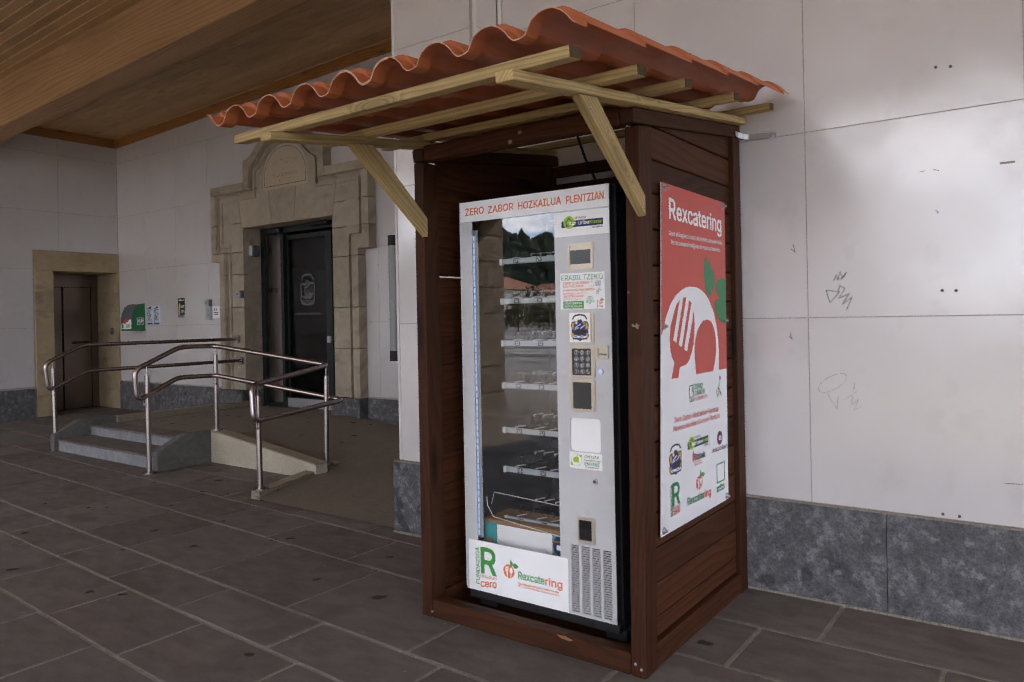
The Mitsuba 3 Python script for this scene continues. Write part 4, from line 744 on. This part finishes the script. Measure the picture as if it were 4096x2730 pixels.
crest(M, -1.586, 1.272, 0.088, 0.094, F0, False, 0.0103)
bezel(-1.641, -1.521, 1.073, 1.2045, 0.012, 0.010, 'keypad_frame', (-1.6275, -1.5375, 1.084, 1.193)); plate(M, 'keypad', sbox(-1.6275, 1.084, -1.5375, 1.193), 0.0004, 0.0045, F0, 'm_gloss_black')
for q, s in enumerate(['1', '2', '3', '4', '5', '6', '7', '8', '9', 'i', '0', '']):
    x, z = -1.608 + 0.0273 * (q % 3), 1.1765 - 0.0258 * (q // 3)
    ky = plate(M, 'key', circ(x, z, 0.0093, 8).difference(circ(x, z, 0.0082, 8)), 0.005, 0.0056, F0, 'm_vinyl')
    if s: text(M, 'key_symbol', s, (x - (0.0032 if s not in '1i' else 0.0014), z - 0.0055), (x + (0.0032 if s not in '1i' else 0.0014), z - 0.0055), 0.011, F0, 'm_vinyl', True, 0.0062)
    else: plate(M, 'key_symbol', unary_union([stroke([(x - .006, z + .004), (x - .003, z + .003), (x - .001, z - .002), (x + .004, z - .002), (x + .005, z + .002)], .0012), circ(x, z - .0045, .001), circ(x + .004, z - .0045, .001)]), 0.005, 0.0062, F0, 'm_vinyl')
cs_ = sbox(-1.5205, 1.153, -1.4595, 1.2055)
plate(M, 'coin_slot', cs_.difference(sbox(-1.505, 1.160, -1.501, 1.196)), 0.0, 0.010, F0, 'm_champagne'); plate(M, 'coin_slot_back', sbox(-1.507, 1.158, -1.499, 1.198), 0.0003, 0.002, F0, 'm_ink')
text(M, 'maker_lettering', 'Jofemar', (-1.497, 1.168), (-1.463, 1.167), 0.0085, F0, 'm_graphite', True, 0.0114)
put(M, 'push_button', cyl((-1.496, 2.661, 1.100), (-1.496, 2.654, 1.100), 0.011, 16), 'm_zinc', 40); k = plate(M, 'button_ring', circ(-1.496, 1.100, 0.0075).difference(circ(-1.496, 1.100, 0.0050)), 0.0062, 0.0072, F0, 'm_led'); scene[k]['emitter'] = {'type': 'area', 'radiance': {'type': 'rgb', 'value': [0.006, 0.02, 0.10]}}
bezel(-1.641, -1.522, 0.936, 1.0665, 0.012, 0.010, 'reader_frame', (-1.626, -1.539, 0.9465, 1.055)); plate(M, 'reader_panel', sbox(-1.626, 0.9465, -1.539, 1.055), 0.0004, 0.003, F0, 'm_screen_off')
mat('m_screen_off', (0.035, 0.035, 0.036), 0.35, 0.5)
plate(M, 'blank_panel', win.buffer(0.003), -0.014, -0.008, F0, 'm_vinyl')
plate(M, 'compost_sticker', sbox(-1.652, 0.6995, -1.4995, 0.7665), 0.0002, 0.0012, F0, 'm_vinyl')
for s, a, b, z, cap, c in (('ONTZIA', -1.581, -1.512, 0.7455, 0.0125, 'm_green'), ('%100 KONPOSTAGARRIA', -1.584, -1.506, 0.7345, 0.0045, 'm_ink'), ('ENVASE', -1.580, -1.511, 0.7155, 0.0135, 'm_green'), ('100% COMPOSTABLE', -1.577, -1.512, 0.7065, 0.0045, 'm_ink')): text(M, 'compost_lettering', s, (a, z), (b, z), cap, F0, c, True, 0.0020)
apple = unary_union([ell(-1.626, 0.735, 0.009, 0.0115), ell(-1.614, 0.735, 0.009, 0.0115), stroke([(-1.620, 0.744), (-1.617, 0.751)], 0.002)]).difference(circ(-1.6045, 0.736, 0.0045))
plate(M, 'compost_apple', apple, 0.0014, 0.0020, F0, 'm_lime'); plate(M, 'compost_ring', circ(-1.620, 0.734, 0.0255, 12).difference(circ(-1.620, 0.734, 0.0245, 12)), 0.0014, 0.0020, F0, 'm_green')
plate(M, 'compost_arrow', Polygon([(-1.646, 0.726), (-1.633, 0.712), (-1.646, 0.710)]), 0.0014, 0.0022, F0, 'm_lime'); plate(M, 'compost_arrow', Polygon([(-1.606, 0.756), (-1.592, 0.757), (-1.594, 0.744)]), 0.0014, 0.0022, F0, 'm_lime')
put(M, 'lock', cyl((-1.533, 2.661, 0.654), (-1.533, 2.654, 0.654), 0.0125, 16), 'm_zinc', 40); put(M, 'lock_core', cyl((-1.533, 2.6539, 0.654), (-1.533, 2.652, 0.654), 0.007, 12), 'm_graphite', 40); plate(M, 'key_slot', sbox(-1.534, 0.650, -1.532, 0.658), 0.0082, 0.009, F0, 'm_ink')
bezel(-1.6195, -1.5365, 0.394, 0.503, 0.012, 0.008, 'change_frame', (-1.6105, -1.550, 0.408, 0.491)); plate(M, 'change_hatch', sbox(-1.6105, 0.408, -1.550, 0.491), 0.0004, 0.002, F0, 'm_gloss_black'); plate(M, 'change_flap', sbox(-1.606, 0.412, -1.553, 0.455), 0.0022, 0.004, F0, 'm_black')
plate(M, 'foot_sticker', sbox(-2.2035, 0.0925, -1.671, 0.3178), 0.0002, 0.0012, F0, 'm_vinyl')
def fundacion(parent, pl, a0, a1, z0, z1, grn, redd, vin, d, fund, resi, cero, up_w):
    text(parent, 'big_letter', 'R', (a0, z0), (a1, z0), z1 - z0, pl, grn, True, d)
    text(parent, 'foundation_lettering', 'FUNDAZIOA', *fund, pl, grn, True, d, (-1, 0)); text(parent, 'foundation_lettering', 'residuo', *resi, pl, redd, False, d); text(parent, 'foundation_lettering', 'cero', *cero, pl, redd, True, d)
fundacion(M, F0, -2.135, -2.046, 0.176, 0.290, 'm_green', 'm_orange', None, 0.002, ((-2.1425, 0.121), (-2.1425, 0.289), 0.0205), ((-2.137, 0.1535), (-2.046, 0.1555), 0.0165), ((-2.138, 0.1115), (-2.046, 0.1215), 0.034), 0)
rexlogo(M, F0, -1.9775, 0.209, 0.0295, 0.0305, 0.0014, 'm_orange')
text(M, 'emblem_lettering', 'Rexcate', (-1.927, 0.1865), (-1.790, 0.1865), 0.032, F0, 'm_green', True, 0.002); text(M, 'emblem_lettering', 'ring', (-1.786, 0.1865), (-1.699, 0.187), 0.032, F0, 'm_orange', True, 0.002)
text(M, 'emblem_lettering', 'Gure elikagaien zentzuzko kontsumoaren alde', (-1.928, 0.163), (-1.718, 0.164), 0.0085, F0, 'm_orange', True, 0.002); text(M, 'emblem_lettering', 'Por el consumo inteligente de nuestros alimentos', (-1.928, 0.1515), (-1.715, 0.151), 0.0085, F0, 'm_orange', False, 0.002)
# a box left in the bottom of the machine
BX = thing('cardboard_box', 'long printed carton lying in the bottom of the vending machine', 'box')
FB = front(2.740)
bx(BX, 'carton', (-2.182, -1.702), (2.742, 2.95), (0.285, 0.398), 'm_cardboard', 0.004); plate(BX, 'white_print', Polygon([(-2.10, 0.287), (-1.80, 0.287), (-1.80, 0.378), (-2.10, 0.380)]), -0.0012, 0.0, FB, 'm_vinyl')
plate(BX, 'teal_print', Polygon([(-2.18, 0.29), (-2.103, 0.287), (-2.103, 0.381), (-2.17, 0.385)]), -0.0012, 0.0, FB, 'm_teal'); plate(BX, 'teal_print', sbox(-1.797, 0.287, -1.705, 0.377), -0.0012, 0.0, FB, 'm_teal')
plate(BX, 'blue_disc', circ(-1.748, 0.335, 0.047, 10), 0.0004, 0.001, FB, 'm_navy'); plate(BX, 'brown_print', Polygon([(-2.17, 0.29), (-2.13, 0.29), (-2.12, 0.31), (-2.16, 0.315)]), 0.0004, 0.001, FB, 'm_cardboard')
text(BX, 'lettering', 'COLABORA / PARTE HARTU', (-1.790, 0.348), (-1.706, 0.348), 0.006, FB, 'm_yellow', True, 0.0018); text(BX, 'lettering', 'fiare', (-1.752, 0.328), (-1.735, 0.328), 0.009, FB, 'm_vinyl', False, 0.0018); text(BX, 'lettering', 'bancaetica', (-1.752, 0.316), (-1.710, 0.316), 0.009, FB, 'm_vinyl', False, 0.0018); plate(BX, 'square_logo', sbox(-1.776, 0.315, -1.757, 0.337), 0.0012, 0.0018, FB, 'm_vinyl')

# ================================================================== the sign on the kiosk's side
SG = thing('sign_board', 'tall red and white sponsor board bolted to the right side of the kiosk', 'sign')
PS = side(-1.250)
board = Polygon([(2.655, 0.473), (3.377, 0.473), (3.398, 1.835), (2.717, 1.842)])
plate(SG, 'board', board, 0, 0.004, PS, 'm_sign_white')
arch = Polygon([(2.694, 1.246), (2.73, 1.307), (2.777, 1.363), (2.830, 1.400), (2.885, 1.422), (2.938, 1.436), (2.991, 1.440), (3.048, 1.438), (3.101, 1.428), (3.150, 1.408), (3.191, 1.382), (3.235, 1.335), (3.267, 1.279), (3.284, 1.22), (3.293, 1.156), (3.289, 1.071), (3.2, 0.9), (2.6, 0.9), (2.6, 1.20)])
red = board.intersection(sbox(2, 1.071, 4, 3)).difference(arch)
plate(SG, 'red_field', red, 0.0042, 0.0048, PS, 'm_sign_red')
def prong(q): return Polygon(q)
fork = Polygon([(2.877, 1.388), (2.835, 1.362), (2.801, 1.315), (2.778, 1.28), (2.769, 1.246), (2.766, 1.215), (2.771, 1.182), (2.785, 1.155), (2.808, 1.132), (2.776, 1.070), (2.842, 1.069), (2.860, 1.112), (2.926, 1.118), (2.960, 1.140), (2.985, 1.166), (3.004, 1.20), (3.014, 1.238), (3.020, 1.285), (3.015, 1.335), (2.992, 1.369), (2.942, 1.394), (2.911, 1.394)])
fork = fork.difference(unary_union([Polygon([(2.877, 1.398), (2.911, 1.40), (2.829, 1.211), (2.799, 1.223)]), Polygon([(2.940, 1.40), (2.970, 1.388), (2.884, 1.191), (2.852, 1.202)]), Polygon([(2.992, 1.376), (3.015, 1.335), (2.935, 1.170), (2.905, 1.181)])]))
knife = Polygon([(3.163, 1.300), (3.115, 1.295), (3.078, 1.277), (3.045, 1.25), (3.023, 1.215), (3.014, 1.18), (3.015, 1.141), (3.026, 1.070), (3.218, 1.070), (3.250, 1.128), (3.260, 1.165), (3.259, 1.200), (3.247, 1.245), (3.226, 1.274), (3.197, 1.293)])
for g in (fork, knife): plate(SG, 'cutlery_print', g.buffer(0.003, join_style=1).buffer(-0.003), 0.0042, 0.0048, PS, 'm_sign_red')
leaf1 = Polygon([(3.150, 1.574), (3.134, 1.535), (3.132, 1.505), (3.140, 1.440), (3.162, 1.412), (3.188, 1.402), (3.212, 1.409), (3.207, 1.447), (3.225, 1.432), (3.242, 1.429), (3.260, 1.461), (3.255, 1.485), (3.238, 1.508), (3.200, 1.546)])
leaf2 = Polygon([(3.393, 1.480), (3.36, 1.486), (3.328, 1.484), (3.295, 1.472), (3.276, 1.455), (3.271, 1.435), (3.274, 1.418), (3.290, 1.402), (3.323, 1.392), (3.285, 1.388), (3.256, 1.379), (3.252, 1.36), (3.257, 1.340), (3.275, 1.315), (3.301, 1.297), (3.335, 1.283), (3.389, 1.277)])
for g in (leaf1, leaf2): plate(SG, 'leaf_print', g.intersection(board), 0.005, 0.0056, PS, 'm_dark_green')
T_ = lambda s, p0, p1, cap, c, b=False: text(SG, 'lettering', s, p0, p1, cap, PS, c, b, 0.0058)
T_('R', (2.781, 1.707), (2.846, 1.7055), 0.080, 'm_sign_white', True); T_('excatering', (2.853, 1.7055), (3.349, 1.695), 0.070, 'm_sign_white', True)
T_('Gure elikagaien zentzuzko kontsumoaren alde', (2.777, 1.639), (3.348, 1.638), 0.0185, 'm_sign_white'); T_('Por el consumo inteligente de nuestros alimentos', (2.795, 1.604), (3.329, 1.604), 0.0180, 'm_sign_white')
T_('ZERO', (3.003, 1.010), (3.092, 1.0075), 0.021, 'm_dark_green', True); T_('ZABOR', (3.002, 0.9825), (3.114, 0.983), 0.0205, 'm_dark_green', True); T_('HOZKAILUA', (3.002, 0.960), (3.144, 0.960), 0.016, 'm_red', False)
fr_ = rrect(2.950, 2.993, 0.960, 1.030, 0.007)
plate(SG, 'fridge_print', unary_union([fr_.difference(fr_.buffer(-0.0045)), sbox(2.953, 0.978, 2.990, 0.982), sbox(2.980, 1.0, 2.985, 1.018), circ(2.972, 0.970, 0.006).difference(circ(2.972, 0.970, 0.0035))]), 0.0046, 0.0054, PS, 'm_dark_green')
T_('Zero Zabor Hozkailua Plentzian', (2.795, 0.894), (3.276, 0.888), 0.0225, 'm_red'); T_('Nevera Residuo Cero en Plentzia', (2.784, 0.860), (3.283, 0.857), 0.0215, 'm_red')
uribe(SG, PS, 2.921, 3.145, 0.767, 0.797, 2.962, 0.789, 0.031, 0.0275, 0.0046)
T_('PLENTZIA', (2.995, 0.803), (3.056, 0.803), 0.009, 'm_navy')
text(SG, 'lettering', 'Uribe', (3.012, 0.776), (3.073, 0.776), 0.015, PS, 'm_sign_white', True, 0.0064); text(SG, 'lettering', 'Kosta', (3.075, 0.776), (3.140, 0.776), 0.015, PS, 'm_lime', True, 0.0064); T_('IES/BHI', (3.09, 0.757), (3.145, 0.757), 0.0065, 'm_ink', True)
T_('Bizkaia', (2.992, 0.713), (3.106, 0.710), 0.026, 'm_ink', True); T_('foru aldundia', (2.991, 0.702), (3.062, 0.700), 0.007, 'm_red'); T_('diputación foral', (2.991, 0.691), (3.075, 0.689), 0.007, 'm_red')
plate(SG, 'oak_leaf_print', Polygon([(2.975, 0.708), (2.968, 0.722), (2.972, 0.73), (2.966, 0.738), (2.976, 0.744), (2.985, 0.757), (2.989, 0.742), (2.990, 0.725), (2.985, 0.712)]), 0.0046, 0.0054, PS, 'm_red')
plate(SG, 'divider_line', sbox(3.160, 0.745, 3.162, 0.82), 0.0046, 0.0052, PS, 'm_rail')
plate(SG, 'ausolan_disc', ell(3.281, 0.7665, 0.032, 0.0305), 0.0046, 0.0052, PS, 'm_purple'); text(SG, 'lettering', 'a', (3.265, 0.757), (3.299, 0.757), 0.026, PS, 'm_sign_white', True, 0.0064); T_('ausolan', (3.189, 0.7125), (3.370, 0.7085), 0.022, 'm_purple')
crest(SG, 2.800, 0.741, 0.128, 0.104, PS, False, 0.0052)
plate(SG, 'code_frame', rrect(3.237, 3.334, 0.568, 0.654, 0.004).difference(rrect(3.242, 3.329, 0.573, 0.649, 0.002)), 0.0046, 0.0054, PS, 'm_dark_green')
plate(SG, 'speech_label', unary_union([sbox(3.235, 0.529, 3.328, 0.553), Polygon([(3.27, 0.552), (3.295, 0.552), (3.283, 0.564)])]), 0.0046, 0.0054, PS, 'm_dark_green'); text(SG, 'lettering', 'ESKANEATU', (3.243, 0.535), (3.321, 0.535), 0.011, PS, 'm_sign_white', True, 0.0064)
fundacion(SG, PS, 2.761, 2.834, 0.570, 0.657, 'm_dark_green', 'm_red', None, 0.0058, ((2.760, 0.532), (2.761, 0.656), 0.018), ((2.757, 0.555), (2.833, 0.5535), 0.0125), ((2.758, 0.533), (2.832, 0.5335), 0.024), 0)
rexlogo(SG, PS, 3.036, 0.611, 0.034, 0.029, 0.0046, 'm_red', True, 'm_sign_white')
T_('Rexcate', (2.907, 0.542), (3.070, 0.537), 0.031, 'm_dark_green', True); T_('ring', (3.074, 0.537), (3.163, 0.534), 0.031, 'm_red', True)
plate(SG, 'graffiti', unary_union([stroke(l, 0.003) for l in ([(3.295, 1.028), (3.292, 1.04), (3.30, 1.033), (3.303, 1.042), (3.309, 1.03), (3.297, 1.025)], [(3.290, 1.012), (3.275, 0.985), (3.287, 0.988), (3.270, 0.955)], [(3.262, 0.995), (3.252, 0.975), (3.268, 0.953)], [(3.29, 0.985), (3.297, 0.958), (3.303, 0.975), (3.311, 0.953)])]), 0.0046, 0.0054, PS, 'm_ink')
for y, z in ((2.742, 1.826), (3.385, 1.821), (2.717, 1.280), (3.379, 1.292), (2.679, 0.493), (3.358, 0.491)):
    y, z = y - (0.004 if y > 3 else 0), z - (0.004 if z > 1.8 else 0)
    b = put(SG, 'bolt', cyl((-1.2462, y, z), (-1.237, y, z), 0.009, 6), 'm_zinc'); put(b, 'washer', cyl((-1.2461, y, z), (-1.2445, y, z), 0.015, 16), 'm_zinc', 40); put(b, 'shank', cyl((-1.2371, y, z), (-1.229, y, z), 0.005, 10), 'm_zinc', 40)

# ================================================================== across the porch, mirrored in the glass and the glossy tiles
mat('m_pillar', sand((0.36, 0.285, 0.20), (0.27, 0.21, 0.145), 2.0), 0.9, 0.2, bump=lambda p, n, uv: fbm(uv[0] * 30, uv[1] * 30, 1.0, 3) * 0.006)
PILL = ((-7.55, -6.66, 'stone pier of the porch nearest the lift, mirrored in the vending machine glass'), (-4.45, -2.66, 'broad stone pier of the porch behind the viewer'), (2.7, 4.5, 'stone pier of the porch to the right behind the viewer'))
for x0, x1, lb in PILL:
    k = thing('stone_pier', lb, 'pier')
    z = -0.15; i = 0
    while z < 4.4:
        h = 0.38
        n = 2 if x1 - x0 > 1.2 else 1
        xs = np.linspace(x0, x1, n + 1) if i % 2 or n == 1 else np.array([x0, x0 + (x1 - x0) * 0.36, x1])
        for a, b in zip(xs[:-1], xs[1:]): bx(k, 'stone', (a + 0.004, b - 0.004), (-3.65, -3.0), (z + 0.004, z + h - 0.004), 'm_pillar', 0.015)
        z += h; i += 1
mat('m_house', (0.62, 0.59, 0.53), 0.9, 0.2); mat('m_house_roof', (0.21, 0.095, 0.062), 0.85, 0.2); mat('m_window', (0.03, 0.035, 0.04), 0.15, 0.5)
def house(label, x, y, w, d, h, rh, z=-0.1, rot=0.0):
    k = thing('house', label, 'house')
    Rm = np.array([[math.cos(rot), -math.sin(rot), 0], [math.sin(rot), math.cos(rot), 0], [0, 0, 1]])
    tr = lambda v: np.asarray(v, float) @ Rm.T + [x, y, z]
    m = trimesh.creation.box(bounds=[[-w / 2, -d / 2, 0], [w / 2, d / 2, h]]); scene[k + '__wall'] = ply((tr(m.vertices), m.faces), 'm_house')
    o = 0.5; v = [(-w / 2 - o, -d / 2 - o, h), (w / 2 + o, -d / 2 - o, h), (w / 2 + o, d / 2 + o, h), (-w / 2 - o, d / 2 + o, h), (-w / 2 + d * 0.3, 0, h + rh), (w / 2 - d * 0.3, 0, h + rh)]
    f = [(0, 1, 5), (0, 5, 4), (2, 3, 4), (2, 4, 5), (1, 2, 5), (3, 0, 4), (0, 2, 1), (0, 3, 2)]; scene[k + '__roof'] = ply((tr(v), np.array(f)), 'm_house_roof')
    for i in range(max(1, int(w / 3))):
        for zz in ([1.2] if h < 4 else [1.2, 4.0]):
            a = -w / 2 + 1.2 + i * 3.0; m = trimesh.creation.box(bounds=[[a, d / 2 - 0.05, zz], [a + 1.0, d / 2 + 0.03, zz + 1.3]]); put(k, 'window', (tr(m.vertices), m.faces), 'm_window')
house('distant house with a broad red roof beyond the road, left of the tree clump', -66, -78, 15, 10, 5.0, 1.9)
house('distant low house with red roof beyond the road, below the wooded hill', -58, -98, 12, 9, 3.6, 1.9, rot=0.2)
house('distant red roofed house farthest up the road', -80, -120, 14, 9, 5.0, 2.2, 0.5, 0.1)
house('white house with a hipped roof facing the porch across the road', -9.9, -27.5, 8.5, 8, 5.2, 2.8)
# hills
struct('hills')
def hill(cx, cy, rx, ry, h, seed, n=70):
    g = np.linspace(-1, 1, n); X, Yg = np.meshgrid(g, g); r = np.sqrt(X ** 2 + Yg ** 2)
    z = h * np.clip(1 - r, 0, 1) ** 0.8 * (0.8 + 0.45 * meshkit.fbm(np.stack([X * 2.4, Yg * 2.4, X * 0], -1), 4, seed)) - 0.5
    v = np.stack([cx + X * rx, cy + Yg * ry, z], -1).reshape(-1, 3); i, j = np.meshgrid(np.arange(n - 1), np.arange(n - 1), indexing='ij'); A = (i * n + j).ravel()
    return v, np.vstack([np.stack([A, A + 1, A + n + 1], 1), np.stack([A, A + n + 1, A + n], 1)])
mat('m_hill', lambda p, n, uv: mix((0.018, 0.024, 0.016), (0.034, 0.042, 0.025), fbm(p[0] * 0.05, p[1] * 0.05, 1.0, 4)), 0.95, 0.1)
h1 = hill(-175, -215, 120, 95, 27, 2); h2 = hill(-900, -760, 420, 330, 120, 5)
scene['hills__near'] = ply(h1, 'm_hill', smooth=True); scene['hills__far'] = ply(h2, 'm_hill', smooth=True)
mat('m_leaf', lambda p, n, uv: mix((0.014, 0.020, 0.013), (0.032, 0.042, 0.022), noise(p[0] * 0.9, p[1] * 0.9, p[2] * 0.9)), 0.9, 0.2); mat('m_leaf_light', lambda p, n, uv: mix((0.05, 0.055, 0.02), (0.12, 0.105, 0.04), noise(p[0] * 3, p[1] * 3, p[2] * 3)), 0.9, 0.2)
mat('m_bark', (0.09, 0.07, 0.05), 0.9, 0.2)
rt = np.random.default_rng(11)
def crown(c, r, n, s):
    """leaf cards scattered through a lumpy crown"""
    lobes = [np.array(c) + rt.normal(size=3) * r * 0.45 for _ in range(7)]
    P = np.array([lobes[rt.integers(7)] + (lambda q: q / np.linalg.norm(q) * r * 0.55 * rt.random() ** 0.4)(rt.normal(size=3)) for _ in range(n)])
    a = rt.normal(size=(n, 3)); a /= np.linalg.norm(a, axis=1, keepdims=True); b = np.cross(a, rt.normal(size=(n, 3))); b /= np.linalg.norm(b, axis=1, keepdims=True)
    V = np.stack([P + a * s, P + b * s * 0.7, P - a * s, P - b * s * 0.7], 1).reshape(-1, 3); k = np.arange(n)[:, None] * 4
    return trimesh.Trimesh(V, np.vstack([k + [0, 1, 2], k + [0, 2, 3]]), process=False)
hz = h1[0]; pick = hz[(hz[:, 2] > 1)]; pick = pick[rt.choice(len(pick), 1500)]
ms = []
base = trimesh.creation.icosphere(subdivisions=1)
for q in pick:
    s = rt.uniform(2.0, 4.2); v = np.array(base.vertices) * [s * 0.8, s * 0.8, s * rt.uniform(1.0, 1.7)] * (0.7 + 0.6 * rt.random((len(base.vertices), 1))); ms.append(trimesh.Trimesh(v + q + [rt.uniform(-2, 2), rt.uniform(-2, 2), s * 0.7], base.faces, process=False))
scene['forest'] = ply(join(ms), 'm_leaf'); labels['forest'] = {'label': 'dark wooded hillside mirrored in the vending machine glass', 'category': 'forest', 'kind': 'stuff'}
for i, (x, y, h, r, mt, lb) in enumerate(((-41, -52, 2.4, 1.5, 'm_leaf_light', 'yellowish roadside shrub mirrored at the left of the vending machine glass'), (-44, -60, 3.0, 1.9, 'm_leaf', 'dark round roadside tree between the yellowish shrubs'), (-39, -55, 2.3, 1.4, 'm_leaf_light', 'yellowish roadside shrub mirrored at the middle of the vending machine glass'), (-38, -60, 2.8, 1.7, 'm_leaf', 'dark roadside tree mirrored at the right of the vending machine glass'), (-35, -54, 2.0, 1.2, 'm_leaf_light', 'yellowish shrub nearest the right edge of the mirrored road'), (-47, -55, 2.8, 1.7, 'm_leaf', 'dark roadside tree mirrored beside the stone pier'))):
    k = thing('roadside_tree', lb, 'tree'); scene[k + '__crown'] = ply(crown((x, y, h * 0.62), r, 700, 0.16), mt); scene[k + '__trunk'] = ply(cyl((x, y, -0.2), (x, y, h * 0.6), 0.09, 8), 'm_bark', smooth=40)
k = thing('garden_wall', 'low stone wall along the far side of the road', 'wall'); bx(k, 'core', (-90, 60), (-76, -75.4), (-0.2, 0.9), 'm_pillar'); bx(k, 'coping', (-90, 60), (-76.1, -75.3), (0.905, 1.0), 'm_kerb')

for k in list(scene):
    if k.split('__')[-1].rstrip('_0123456789') in ('print', 'header_print', 'text_block') or k.startswith('entryphone__grille'): labels.setdefault(k, {'kind': 'stuff'})
